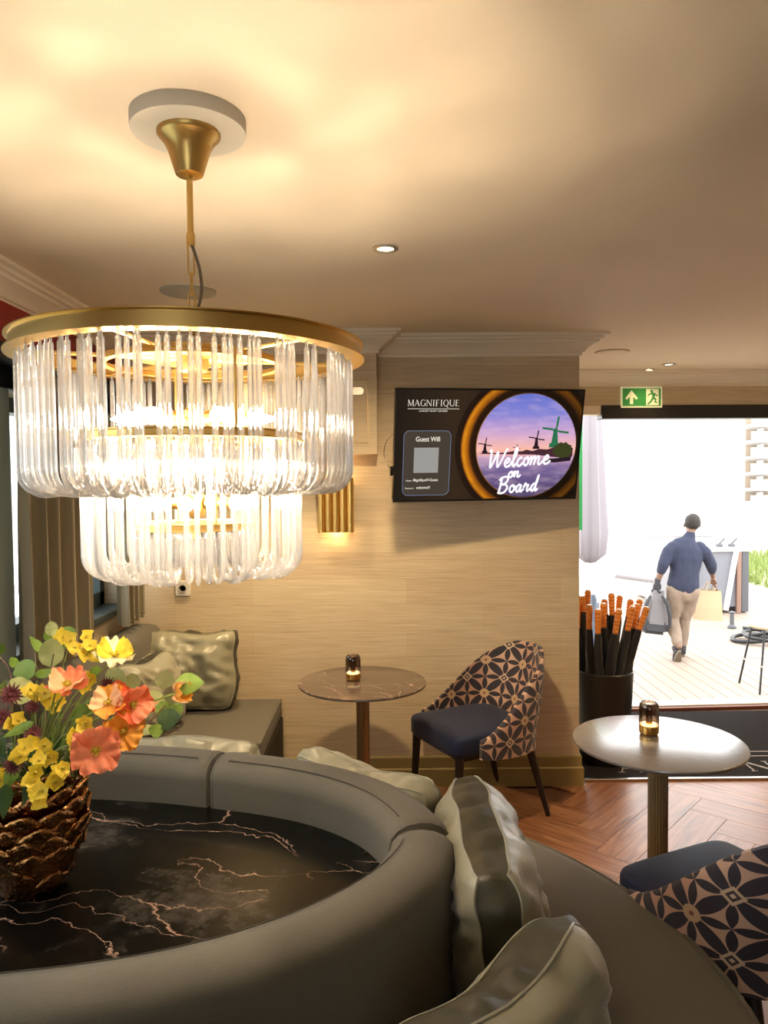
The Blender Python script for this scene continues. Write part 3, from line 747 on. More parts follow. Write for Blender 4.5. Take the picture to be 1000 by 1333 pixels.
# ================================================================ SCONCE, SOCKET
sx0, sx1, sz0, sz1 = at(414, 693, Y=4.08).x, at(461, 693, Y=4.08).x, at(437, 693, Y=4.08).z, at(437, 622, Y=4.08).z
sc_ = thing('wall_sconce', 'fluted brass up-and-down wall light half hidden behind the chandelier', 'wall lamp', ((sx0+sx1)/2, YB, sz0))
mk('back_plate', *box(sx0+.01, sx1-.01, YB-.03, YB, sz0+.03, sz1-.03, .003), m_brass, sc_, False)
nt_ = 5; pw = (sx1-sx0)/nt_
for k in range(nt_):
    c = sx0+pw*(k+.5); V, F = [], []
    pr_ = [(pw*.52*cos(a), -pw*.62*sin(a)) for a in [pi*i/12 for i in range(13)]]
    for z in (sz0, sz1):
        for (a, b) in pr_: V.append((c+a, 4.080+b, z))
        for (a, b) in reversed(pr_): V.append((c+a*.88, 4.080+b*.88, z))
    q = len(pr_)*2
    for i in range(q): F.append((i, (i+1) % q, q+(i+1) % q, q+i))
    for i in range(len(pr_)-1): F.append((i+1, i, q-1-i, q-2-i)); F.append((q+i, q+i+1, 2*q-2-i, 2*q-1-i))
    mk('flute', V, F, m_brass, sc_, sharp=50)
for z in (sz0+.06, sz1-.06): mk('lamp', *lathe([(0, -.015), (.012, -.012), (.012, .012), (0, .015)], 12, ((sx0+sx1)/2, 4.085, z)), m_lamp, sc_)
point_light('sconce_up', ((sx0+sx1)/2, 4.08, sz1+.0), 1.6, (1, .55, .2), .02, sc_)
point_light('sconce_down', ((sx0+sx1)/2, 4.08, sz0-.0), 1.0, (1, .55, .2), .02, sc_)
p = at(238, 766, Y=4.12)
so_ = thing('wall_socket', 'white square power socket on the back wall below the chandelier', 'socket', (p.x, YB, p.z))
mk('frame', *box(p.x-.042, p.x+.042, 4.118, 4.13, p.z-.042, p.z+.042, .003), m_white, so_)
V, F = lathe([(.0, .0), (.016, .0), (.019, .008), (.022, .008)], 24); mk('recess', *xf((V, F), Matrix.Translation((p.x, 4.118, p.z)) @ Matrix.Rotation(pi/2, 4, 'X')), mat('socket_grey', (.35, .33, .3), .5), so_)
for s in (-1, 1): mk('contact_hole', *box(p.x+s*.009-.0025, p.x+s*.009+.0025, 4.114, 4.119, p.z-.0025, p.z+.0025), m_black, so_, False)

# ================================================================ ROUND CAFE TABLES
def ribbed(r0, z0, z1, n, c):
    return lathe([(r0, z0), (r0, z1)], n*6, c, n, .075)
def cafe_table(px, Y, r, m, pole, label, rib):
    x, y = px, Y; t = thing('bistro_table', label, 'table', (x, y, 0))
    mk('tabletop', *lathe([(0, .737), (r-.01, .737), (r-.003, .739), (r, .744), (r-.001, .749), (r-.004, .75), (0, .75)], 96, (x, y, 0)), m, t, sharp=30)
    mk('edge_band', *lathe([(r-.012, .7365), (r-.003, .738), (r+.0004, .743), (r+.0004, .745), (r-.003, .739)], 96, (x, y, 0)), m_edge, t)
    mk('pole', *(ribbed(.033, .02, .736, 22, (x, y, 0)) if rib else lathe([(.031, .02), (.031, .736)], 32, (x, y, 0))), pole, t)
    mk('base', *lathe([(0, .022), (.06, .022), (.19, .012), (.2, .008), (.2, 0), (0, 0)], 48, (x, y, 0)), pole, t)
    mk('collar', *lathe([(.033, .70), (.042, .72), (.09, .733), (.09, .737), (0, .737)], 32, (x, y, 0)), pole, t)
p1 = at(472, 887, Z=.75); p2 = at(857, 964, Z=.75)
print('tables', p1, p2)
m_pole2 = mat('warm_brass_pole', (.42, .26, .13), .38, .85)
cafe_table(p1.x, p1.y, .303, m_brownm, m_pole2, 'small round table with brown veined marble top by the back wall', False)
cafe_table(p2.x, p2.y, .30, m_shinym, m_darkgold, 'small round table with shiny pale-reflecting top and ribbed gold pole near the doorway', True)
def tealight(px, py, label, s=1.):
    p = at(px, py, Z=.75); x, y, z = p.x, p.y, .75
    t = thing('table_lamp', label, 'table lamp', (x, y, z))
    c = (x, y, z); r = .036*s; h = .118*s
    mk('base', *lathe([(0, 0), (r*.8, 0), (r*.97, .006), (r, .018), (r, .032), (r*.93, .034), (0, .034)], 32, c), m_gold, t)
    mk('glass_shade', *lathe([(r*.98, .034), (r, .04), (r, h-.022), (r*.95, h-.008), (r*.82, h), (r*.78, h), (r*.9, h-.010), (r*.95, h-.024), (r*.95, .036)], 32, c), m_smoke, t)
    mk('centre_tube', *lathe([(0, .034), (.012*s, .034), (.012*s, h-.006), (0, h-.006)], 24, c), m_gold, t)
    mk('light_ring', *lathe([(.013*s, .035), (r*.9, .035), (r*.9, .037), (.013*s, .038)], 24, c), m_lamp, t)
tealight(460, 885, 'smoked glass and gold table lamp on the brown marble table by the wall')
tealight(845, 955, 'smoked glass and gold table lamp on the shiny table near the doorway')

# ================================================================ CHAIRS
def make_chair(label, loc, rz):
    t = thing('dining_chair', label, 'chair', loc, rz)
    # seat: rounded box narrowing to the back
    V, F = [], []; ns = 64; prf = [(.04, .385), (.008, .386), (0, .398), (0, .462), (.004, .474), (.014, .482), (.032, .486), (.12, .490)]
    for ins, z in prf:
        for i in range(ns):
            a = 2*pi*i/ns; ca, sa = cos(a), sin(a); wv = (.25-.035*(.5+.5*sa))-ins
            V.append((math.copysign(abs(ca)**.28, ca)*wv, -.02+math.copysign(abs(sa)**.28, sa)*(.25-ins), z))
    for j in range(len(prf)-1):
        for i in range(ns): F.append((j*ns+i, j*ns+(i+1) % ns, (j+1)*ns+(i+1) % ns, (j+1)*ns+i))
    F.append(tuple(reversed(range(ns)))); F.append(tuple((len(prf)-1)*ns+i for i in range(ns)))
    mk('seat', V, F, m_navy, t, local=True, sharp=60)
    # shell: plan curve round the back, height rising from the arms to the back
    NU, NV = 56, 12; V, F, UV = [], [], []
    def plan(u):                      # u -1..1, 0 = back centre
        a = u*pi*.5*1.0; ex = .62
        x = .265*math.copysign(abs(sin(a))**ex, u); y = -.10+.345*abs(cos(a))**.8
        if abs(u) > .82: y = -.10+.345*abs(cos(a))**.8-(abs(u)-.82)*.30
        return Vector((x, y, 0))
    PL_ = [plan(-1+2*i/NU) for i in range(NU+1)]; arc = [0]
    for a, b in zip(PL_, PL_[1:]): arc.append(arc[-1]+(b-a).length)
    def top(s):                       # s 0..1 along the arc
        d = abs(s-.5)*2; k = 1-min(1, max(0, (d-.16)/.80)); k = k*k*(3-2*k)*.45+k*.55
        return .475+.355*k
    for side in (0, 1):
        for j in range(NV+1):
            for i in range(NU+1):
                s = arc[i]/arc[-1]; q = PL_[i]; tn = (PL_[min(i+1, NU)]-PL_[max(i-1, 0)]).normalized(); nr = Vector((-tn.y, tn.x, 0))
                if nr.dot(q-Vector((0, 0, 0))) < 0: nr = -nr
                zt = top(s); zb = .355+.03*(abs(s-.5)*2)**2; v = j/NV; z = zb+(zt-zb)*v
                back = max(0, 1-abs(s-.5)*3.2); flare = .10*back*max(0, z-.45)/.38+.02*max(0, z-.4)/.4
                narrow = 1-.10*max(0, z-.55)/.3
                th = .036*(1-.55*(v**6))*(1-.4*max(0, abs(s-.5)*2-.9)/.1)
                P = Vector((q.x*narrow, q.y, z))+nr*flare+nr*(th if side else 0)
                V.append(P); UV.append(((arc[i])*5.6, z*5.6))
    N = (NU+1)*(NV+1)
    for j in range(NV):
        for i in range(NU):
            a = j*(NU+1)+i; F.append((a+1, a, a+NU+1, a+NU+2)); F.append((N+a, N+a+1, N+a+NU+2, N+a+NU+1))
    for i in range(NU):
        a = NV*(NU+1)+i; F.append((a+1, a, N+a, N+a+1)); a = i; F.append((a, a+1, N+a+1, N+a))
    for j in range(NV):
        a = j*(NU+1); F.append((a, N+a, N+a+NU+1, a+NU+1)); a += NU; F.append((N+a, a, a+NU+1, N+a+NU+1))
    mk('backrest', V, F, m_pattern, t, local=True, uvs=UV, sharp=70, label='petal-patterned cream and navy upholstered shell')
    mk('frame', *box(-.20, .20, -.22, .20, .355, .387, .004), m_leg, t, local=True)
    for sx in (-1, 1):
        mk('leg', *tube([(sx*.205, -.225, .385), (sx*.213, -.245, 0)], [.023, .013], 14), m_leg, t, local=True)
        mk('leg', *tube([(sx*.185, .195, .375), (sx*.215, .295, 0)], [.023, .012], 14), m_leg, t, local=True)
    return t
make_chair('navy velvet chair with patterned curved back beside the TV wall', (.455, 3.80, 0), radians(-63))
make_chair('navy velvet chair seen from behind at the lower right corner, patterned shell in shadow', (1.03, 2.17, 0), radians(205))

# ================================================================ WALL SCREEN
TVM = Matrix.Translation((.527, 3.751, 1.869)) @ Matrix.Rotation(radians(10.4), 4, 'Z') @ Matrix.Rotation(radians(-.3), 4, 'Y') @ Matrix.Rotation(radians(12.3), 4, 'X')
tv = bpy.data.objects.new('television', None); COL.objects.link(tv); tv.location = (.527, 3.751, 1.869)
tv.rotation_euler = TVM.to_3x3().to_euler(); tag(tv, 'flat wall-mounted television showing a welcome slide with windmills in a porthole', 'television')
TW, THh = .96, .555
def tvp(name, vf, m, parent=None, **k): return mk(name, vf[0], vf[1], m, parent or tv, False, local=True, **k)
tvp('casing', box(-TW/2, TW/2, .004, .045, -THh/2, THh/2, .004), m_black)
tvp('bezel', join(box(-TW/2-.002, TW/2+.002, -.003, .006, THh/2-.006, THh/2+.002), box(-TW/2-.002, TW/2+.002, -.003, .006, -THh/2-.004, -THh/2+.006), box(-TW/2-.002, -TW/2+.006, -.003, .006, -THh/2, THh/2), box(TW/2-.006, TW/2+.002, -.003, .006, -THh/2, THh/2)), m_black)
def tvz(px, pz): return ((px-50)/867*TW-TW/2, THh/2-(pz-63)/509*THh)   # layout measured on the slide itself
g = NT('screen_picture'); s_ = g.n('SeparateXYZ'); tc_ = g.n('TexCoord'); g.t.links.new(tc_.outputs['Object'], s_.inputs[0])
pcx, pcz = tvz(660, 322)
dx = g.math('SUBTRACT', s_.outputs[0], pcx); dz = g.math('SUBTRACT', s_.outputs[2], pcz)
rr = g.math('SQRT', g.math('ADD', g.math('MULTIPLY', dx, dx), g.math('MULTIPLY', dz, dz)))
sky = g.ramp(g.math('MULTIPLY_ADD', dz, 1/.54, .5), [(0, lin((62, 52, 92))), (.30, lin((120, 100, 150))), (.40, lin((205, 165, 190))), (.425, lin((235, 170, 165))), (.47, lin((248, 185, 165))), (.62, lin((205, 165, 205))), (.8, lin((130, 130, 210))), (1, lin((95, 110, 200)))])
cn, _ = g.noise(g.coord('Object', (3, 1, 12), (0, .35, 0)), 3, 3)
sky = g.mix(g.math('MULTIPLY', g.math('SUBTRACT', cn, .45, clamp=True), .8), sky, lin((250, 215, 225)))
ringc = g.ramp(g.math('MULTIPLY_ADD', rr, 1/.12, -.255/.12), [(0, lin((20, 10, 5))), (.07, lin((190, 130, 60))), (.11, lin((25, 12, 4))), (.34, lin((60, 30, 8))), (.40, lin((150, 85, 20))), (.5, lin((215, 120, 15))), (.62, lin((250, 165, 30))), (.70, lin((190, 100, 15))), (.74, lin((34, 18, 10))), (1, lin((26, 16, 12)))])
side = g.ramp(g.math('MULTIPLY_ADD', dx, -1.6, .45), [(0, (.12, .12, .10)), (.45, (.30, .28, .2)), (1, (1, 1, 1))])
gl_ = g.noise(g.coord('Object', (1, 1, 1)), 28, 3)[0]
ringc = g.mix(1., ringc, side, 'MULTIPLY'); ringc = g.mix(g.math('MULTIPLY', gl_, .5), ringc, (.01, .006, .003))
bgc = g.ramp(g.math('MULTIPLY_ADD', s_.outputs[0], 1.6, .77), [(0, lin((22, 18, 15))), (.5, lin((50, 36, 24))), (1, lin((34, 24, 16)))])
c = g.mix(g.math('LESS_THAN', rr, .262), g.mix(g.math('LESS_THAN', rr, .372), bgc, ringc), sky)
g.put(g.b.inputs['Emission Color'], c); g.b.inputs['Emission Strength'].default_value = .95; g.b.inputs['Base Color'].default_value = (.004, .004, .004, 1); g.b.inputs['Roughness'].default_value = .25
scr = tvp('screen', box(-TW/2+.005, TW/2-.005, -.0005, .004, -THh/2+.005, THh/2-.005), g.m)
e_white = flat_emit('slide_white', (.92, .9, .95)); e_cream = flat_emit('slide_cream', (.80, .74, .62)); e_green = flat_emit('slide_green', lin((40, 110, 75)))
e_dk = flat_emit('slide_dark', lin((38, 24, 34))); e_brn = flat_emit('slide_brown', lin((70, 40, 50))); e_tree = flat_emit('slide_tree', lin((58, 62, 30)))
e_card = flat_emit('slide_card', lin((66, 58, 50))); e_blue = flat_emit('slide_outline', lin((110, 125, 155))); e_rivet = flat_emit('slide_rivet', lin((20, 10, 4))); e_grey = flat_emit('slide_tile', lin((150, 148, 144)))
def poly_tv(pts, d): return plate([tvz(*p) for p in pts], -.0005-d, -.0002)
def windmill(px, pz, s, m, capm):
    b = [(px-9*s, pz), (px-5*s, pz-30*s), (px+5*s, pz-30*s), (px+9*s, pz)]
    cap = [(px-7*s, pz-30*s), (px-3*s, pz-38*s), (px+4*s, pz-38*s), (px+7*s, pz-30*s)]
    base = [(px-14*s, pz+9*s), (px-13*s, pz-2*s), (px+13*s, pz-2*s), (px+14*s, pz+9*s)]
    parts = [poly_tv(b, .0004), poly_tv(cap, .0004), poly_tv(base, .0005)]
    hx, hz = px, pz-33*s
    for k in range(4):
        a = k*pi/2+.12; dx_, dz_ = cos(a), sin(a); L_ = 34*s; w = 2.6*s
        parts.append(poly_tv([(hx-dz_*w*.3, hz+dx_*w*.3), (hx+dz_*w*.3, hz-dx_*w*.3), (hx+dx_*L_+dz_*w*.3, hz+dz_*L_-dx_*w*.3), (hx+dx_*L_-dz_*w*1.6, hz+dz_*L_+dx_*w*1.6), (hx+dx_*L_*.3-dz_*w*1.6, hz+dz_*L_*.3+dx_*w*1.6)], .0006))
    return join(*parts)
tvp('windmill_image', windmill(793, 312, 1.9, 0, 0), e_green, scr); tvp('windmill_image', windmill(705, 325, 1.15, 0, 0), e_dk, scr)
tvp('windmill_image', windmill(463, 345, .95, 0, 0), e_dk, scr); tvp('windmill_image', windmill(612, 348, .55, 0, 0), e_dk, scr)
shore = [(432, 356), (470, 350), (520, 353), (570, 350), (600, 344), (640, 346), (660, 338), (690, 345), (720, 335), (760, 338), (800, 325), (884, 330), (884, 372), (840, 378), (780, 372), (700, 362), (600, 360), (500, 358)]
tvp('shore_image', poly_tv(shore, .0003), e_brn, scr)
random.seed(4)
tvp('tree_image', poly_tv([(835+46*cos(a)*(1+.12*sin(7*a)), 343+38*sin(a)*(1+.1*sin(9*a))) for a in [2*pi*i/36 for i in range(36)]], .0007), e_tree, scr)
tvp('jetty_image', poly_tv([(735, 395), (740, 383), (800, 380), (880, 372), (876, 392), (800, 400)], .0007), e_dk, scr)
rv = []
for i in range(40):
    a = 2*pi*i/40
    for R_ in (.352, .285):
        x_, z_ = pcx+R_*cos(a), pcz+R_*sin(a)
        if abs(z_) < THh/2-.01 and x_ < TW/2-.01: rv.append(plate([(x_+.0035*cos(t), z_+.0035*sin(t)) for t in [2*pi*j/8 for j in range(8)]], -.0008, -.0002))
tvp('rivet_image', join(*rv), e_rivet, scr, kind='stuff')
# serif capitals drawn from strokes
SER = {
 'M': (1.05, [(.08, 0, .12, 1, .05), (.12, 1, .52, .05, .13), (.52, .05, .92, 1, .05), (.92, 1, .95, 0, .13)], [(0, 0, .2), (.84, 0, .22), (.02, 1, .2), (.83, 1, .2)]),
 'A': (.95, [(.1, 0, .47, 1, .05), (.47, 1, .85, 0, .13), (.24, .35, .70, .35, .04)], [(0, 0, .22), (.72, 0, .26)]),
 'G': (.95, 'arc', []), 'Q': (1.0, 'arc', []),
 'N': (1.0, [(.12, 0, .12, 1, .05), (.12, 1, .86, 0, .13), (.86, 0, .86, 1, .05)], [(.02, 0, .2), (.0, 1, .2), (.76, 1, .2)]),
 'I': (.42, [(.21, 0, .21, 1, .12)], [(.08, 0, .26), (.08, 1, .26)]),
 'F': (.75, [(.18, 0, .18, 1, .12), (.18, .97, .68, .97, .04), (.18, .52, .55, .52, .04)], [(.05, 0, .28), (.05, 1, .2)]),
 'U': (.95, 'u', [(.02, 1, .26), (.74, 1, .2)]),
 'E': (.78, [(.18, 0, .18, 1, .12), (.18, .97, .68, .97, .04), (.18, .52, .56, .52, .04), (.18, .03, .72, .03, .04)], [(.05, 0, .2), (.05, 1, .2)])}
def serif_polys(word, h, track=.18):
    polys = []; x = 0
    def st(x0, y0, x1, y1, w):
        dx_, dy_ = x1-x0, y1-y0; L_ = hypot(dx_, dy_)
        if abs(dy_) < .01: nx_, ny_ = 0, w/2
        else: nx_, ny_ = w/2, 0
        polys.append([(x+x0-nx_, y0-ny_), (x+x1-nx_, y1-ny_), (x+x1+nx_, y1+ny_), (x+x0+nx_, y0+ny_)])
    for chh in word:
        if chh == ' ': x += .5; continue
        w_, S, ser = SER[chh]
        if S == 'arc':
            a0, a1 = (40, 325) if chh == 'G' else (0, 360); n_ = 24
            for i in range(n_):
                t0, t1 = radians(a0+(a1-a0)*i/n_), radians(a0+(a1-a0)*(i+1)/n_)
                def rp(t, k): wv = .5-(.04+.09*abs(cos(t)))*k; return (x+.5+.46*cos(t)*(wv/.5), .5+.52*sin(t)*(wv/.5) if k == 0 else .5+(.52-.045)*sin(t))
                polys.append([rp(t0, 0), rp(t1, 0), rp(t1, 1), rp(t0, 1)])
            if chh == 'G': st(.86, 0.08, .86, .45, .12); st(.66, .45, .98, .45, .04)
            else: st(.5, .1, .95, -.28, .12)
        elif S == 'u':
            st(.15, .3, .15, 1, .12); st(.84, .3, .84, 1, .05)
            for i in range(12):
                t0, t1 = pi+pi*i/12, pi+pi*(i+1)/12
                polys.append([(x+.495+.405*cos(t0), .35+.37*sin(t0)), (x+.495+.405*cos(t1), .35+.37*sin(t1)), (x+.495+.31*cos(t1), .35+.30*sin(t1)), (x+.495+.31*cos(t0), .35+.30*sin(t0))])
        else:
            for q in S: st(*q)
        for sx_, sy_, sw in ser: polys.append([(x+sx_, sy_-(.04 if sy_ > .5 else 0)), (x+sx_+sw, sy_-(.04 if sy_ > .5 else 0)), (x+sx_+sw, sy_+(0 if sy_ > .5 else .04)), (x+sx_, sy_+(0 if sy_ > .5 else .04))])
        x += w_+track
    return [[(a*h, b*h) for a, b in p] for p in polys], (x-track)*h
P_, wd = serif_polys('MAGNIFIQUE', .0300, .10)
ax0, az0 = tvz(103, 140); kx = (tvz(335, 0)[0]-ax0)/wd
tvp('lettering', join(*[plate([(ax0+a*kx, az0+b) for a, b in p], -.0012, -.0004) for p in P_]), e_cream, scr)
x0_, z0_ = tvz(103, 152); x1_, _z = tvz(335, 152)
tvp('underline', plate([(x0_, z0_-.001), (x1_, z0_-.001), (x1_, z0_+.001), (x0_, z0_+.001)], -.0012, -.0004), e_cream, scr)
tx, tz = tvz(218, 165); tvp('small_lettering', text_mesh('LUXURY BOAT CRUISES', .0115, tx, tz, 'CENTER', -.0008, sx=1.15), e_cream, scr)
def rrect(x0, z0, x1, z1, r, n=8):
    P = []
    for cx2, cz2, a0 in ((x1-r, z1-r, 0), (x0+r, z1-r, 90), (x0+r, z0+r, 180), (x1-r, z0+r, 270)):
        for i in range(n+1): a = radians(a0+90*i/n); P.append((cx2+r*cos(a), cz2+r*sin(a)))
    return P
ca, cb_ = tvz(90, 545), tvz(303, 250)
outr = rrect(ca[0], ca[1], cb_[0], cb_[1], .028)
tvp('info_card', plate(outr, -.0007, -.0003), e_card, scr)
tvp('card_outline', tube([(a, -.001, b) for a, b in outr], .0013, 5, True), e_blue, scr)
tx, tz = tvz(199, 298); tvp('lettering', text_mesh('Guest Wifi', .034, tx, tz, 'CENTER', -.0012, .012, .82), e_cream, scr)
qa, qb = tvz(138, 441), tvz(250, 326)
tvp('blank_tile', plate([(qa[0], qa[1]), (qb[0], qa[1]), (qb[0], qb[1]), (qa[0], qb[1])], -.0011, -.0006), e_grey, scr)
tx, tz = tvz(104, 480); tvp('small_lettering', text_mesh('Naam:', .012, tx, tz, 'LEFT', -.0012), e_cream, scr)
tx, tz = tvz(137, 480); tvp('small_lettering', text_mesh('MagnifiqueIV-Guests', .0195, tx, tz, 'LEFT', -.0012, .01, .78, shear=.15), e_cream, scr)
tx, tz = tvz(101, 515); tvp('small_lettering', text_mesh('Password:', .011, tx, tz, 'LEFT', -.0012), e_cream, scr)
tx, tz = tvz(153, 515); tvp('small_lettering', text_mesh('welcome!!!', .0195, tx, tz, 'LEFT', -.0012, .01, .82), e_cream, scr)
# brush-script words from single strokes (unit = x-height)
SCRIPT = {
 'W': (2.15, [[(0, 2.0), (.25, 2.1), (.3, 1.2), (.4, .05), (.75, .8), (1.15, 1.9), (1.2, 1.0), (1.35, .05), (1.8, .9), (2.2, 2.0), (2.45, 2.15)]]),
 'e': (.95, [[(0, .45), (.45, .5), (.7, .8), (.5, 1.02), (.2, .75), (.15, .3), (.4, 0), (.8, .15), (1.0, .4)]]),
 'l': (.7, [[(0, .4), (.45, 1.2), (.6, 2.0), (.42, 2.15), (.28, 1.4), (.25, .4), (.42, 0), (.75, .4)]]),
 'c': (.85, [[(.72, .85), (.5, 1.02), (.2, .7), (.15, .25), (.42, 0), (.75, .2), (.9, .4)]]),
 'o': (.95, [[(.5, 1.0), (.2, .75), (.18, .25), (.45, 0), (.75, .3), (.72, .8), (.5, 1.0), (.65, .75), (1.0, .8)]]),
 'm': (1.75, [[(0, .8), (.15, 1.0), (.18, .5), (.12, 0), (.3, .7), (.6, 1.0), (.68, .6), (.6, 0), (.8, .7), (1.12, 1.0), (1.2, .6), (1.15, .15), (1.4, .0), (1.8, .45)]]),
 'n': (1.2, [[(0, .8), (.15, 1.0), (.18, .5), (.12, 0), (.3, .7), (.62, 1.0), (.7, .6), (.65, .15), (.9, .0), (1.2, .4)]]),
 'B': (1.55, [[(.35, 2.1), (.3, 1.2), (.2, 0)], [(0, 1.75), (.35, 2.12), (1.0, 2.2), (1.2, 1.75), (.9, 1.3), (.35, 1.15), (1.05, 1.1), (1.3, .6), (.9, .05), (.3, -.02), (.05, .15)]]),
 'a': (1.15, [[(.72, .85), (.45, 1.02), (.15, .6), (.2, .08), (.5, .1), (.75, .95), (.7, .3), (.85, 0), (1.2, .4)]]),
 'r': (.95, [[(0, .5), (.2, 1.15), (.3, .85), (.62, .9), (.5, .4), (.6, 0), (.98, .4)]]),
 'd': (1.1, [[(.7, .85), (.45, 1.02), (.15, .6), (.2, .08), (.5, .1), (.8, 1.1), (.92, 2.2), (.75, 1.2), (.72, .3), (.85, 0), (1.1, .3)]])}
def script_word(word, x, z, h, thick, slant=.14, rise=.0):
    parts = []; u = 0
    for chh in word:
        adv, ss = SCRIPT[chh]
        for s1 in ss:
            c_ = catmull([(a, b, 0) for a, b in s1], 6)
            parts.append(tube([(x+(u+q.x+q.y*slant)*h, -.0016, z+q.y*h+(u+q.x)*h*rise) for q in c_], thick, 6))
        u += adv
    V, F = join(*parts)
    return [Vector((v.x, -.0016+(v.y+.0016)*.15, v.z)) for v in V], F, u*h
for wd_, (pa, pb), (qa2, _q), rise in (('Welcome', (478, 424), (780, 0), .06), ('on', (578, 468), (640, 0), .04), ('Board', (533, 542), (730, 0), .05)):
    x_, z_ = tvz(pa, pb); x2_, _ = tvz(qa2, 0); uw = sum(SCRIPT[q][0] for q in wd_)
    h_ = (x2_-x_)/uw*.98; V, F, _w = script_word(wd_, x_, z_, h_, .0056, .12, rise)
    V = [Vector((v.x, v.y, z_+(v.z-z_)*({'Welcome': 1.08, 'on': .95, 'Board': 1.0}[wd_]))) for v in V]
    tvp('lettering', (V, F), e_white, scr)
tvp('bracket', join(box(-.2, .2, .045, .07, -.15, .15, .003), tube([(0, .06, 0), (.02, .18, -.02), (.0, .30, -.04)], .022, 8)), m_black)
tvp('port', box(-TW/2-.016, -TW/2-.002, .01, .03, -.15, -.105), m_black)
mk('cable', *tube(catmull([at(514, 563, Y=3.72), at(503, 575, Y=3.95), at(500, 592, Y=4.11), at(506, 607, Y=4.11), at(513, 612, Y=3.8)], 8), .0022, 6), mat('pale_cable', (.35, .3, .25), .5), tv)

# ================================================================ EXIT SIGN
ex = bpy.data.objects.new('exit_sign', None); COL.objects.link(ex)
pe = at(835.5, 517, Y=5.47); ex.location = (pe.x, 5.45+(pe.x-XC)*math.tan(radians(3))-.022, pe.z); ex.rotation_euler = (0, 0, radians(3))
tag(ex, 'green emergency exit sign with white arrow and running figure above the doorway', 'sign')
ew, eh = .305, .152
def exp_(name, vf, m): return mk(name, vf[0], vf[1], m, ex, False, local=True)
e_signw = mat('sign_pale', (.78, .80, .55), .5, emis=(.8, .75, .45), es=.25); e_signg = mat('sign_green', (.03, .22, .05), .4, emis=(.05, .22, .04), es=.35)
exp_('board', box(-ew/2, ew/2, 0, .018, -eh/2, eh/2, .002), e_signw)
exp_('green_field', plate([(-ew/2+.012, -eh/2+.012), (ew/2-.012, -eh/2+.012), (ew/2-.012, eh/2-.012), (-ew/2+.012, eh/2-.012)], -.001, .0), e_signg)
ax_ = -.075
exp_('arrow', plate([(ax_-.012, -.05), (ax_+.012, -.05), (ax_+.012, .004), (ax_+.034, -.018), (ax_+.046, -.008), (ax_, .050), (ax_-.046, -.008), (ax_-.034, -.018), (ax_-.012, .004)], -.002, -.0005), e_signw)
exp_('door_pictogram', plate([(.033, -.058), (.125, -.058), (.125, .058), (.033, .058)], -.002, -.0005), e_signw)
fig = [tube([(.066, -.003, .030), (.088, -.003, .022), (.085, -.003, -.004)], [.009, .012, .011], 8), tube([(.092, -.003, .026), (.108, -.003, .010), (.118, -.003, .016)], [.006, .005, .004], 6),
       tube([(.078, -.003, .026), (.055, -.003, .020), (.044, -.003, .008)], [.006, .005, .004], 6), tube([(.085, -.003, -.004), (.104, -.003, -.018), (.098, -.003, -.036), (.116, -.003, -.040)], [.009, .007, .006, .004], 6),
       tube([(.083, -.003, -.006), (.070, -.003, -.028), (.050, -.003, -.048), (.040, -.003, -.046)], [.009, .007, .006, .004], 6), lathe([(0, -.010), (.0075, -.007), (.0105, 0), (.0075, .007), (0, .010)], 12, (.072, -.003, .043))]
V, F = join(*fig); V = [(v[0], -.0022+(v[1]+.003)*.08, v[2]) for v in V]
exp_('running_figure', (V, F), e_signg)

# ================================================================ DOOR MAT
mt = thing('door_mat', 'charcoal entrance mat with pale lettering lying in front of the doorway', 'door mat', (2.0, 4.8, 0))
mx0, my0, mx1 = 1.125, at(880, 1015, Z=0).y, 3.12
mk('pile', *box(mx0, mx1, my0, 5.40, .0, .012, .003), m_mat, mt, False)
mk('edge_trim', *box(mx0-.01, mx1, my0-.018, my0+.002, .0, .014, .002), m_steel, mt, False, label='thin silver edge strip')
P_, wd = serif_polys('MAGNIFIQUE', .155, 1.30)
a_x = at(806, 1006, Z=.012).x; n_x = at(981, 1006, Z=.012).x
kx = (n_x-a_x)/(.155*((.95+1.3)*2)); y_t = at(890, 1005, Z=.012).y
x_off = a_x-.155*(1.05+1.3)*kx
lets = []
for p in P_:
    q = [(x_off+a*kx if 0 else x_off+a*kx, y_t+b) for a, b in p]
    if max(v[0] for v in q) < mx1-.02 and min(v[0] for v in q) > mx0: lets.append(prism(q if True else q, .0115, .0135))
mk('lettering', *join(*lets), m_matl, mt, False)
ln = [box(1.9, mx1-.05, y_t+.235, y_t+.245, .0115, .0135), box(1.9, mx1-.05, y_t+.31, y_t+.32, .0115, .0135)]
mk('border_lines', *join(*ln), m_matl, mt, False)

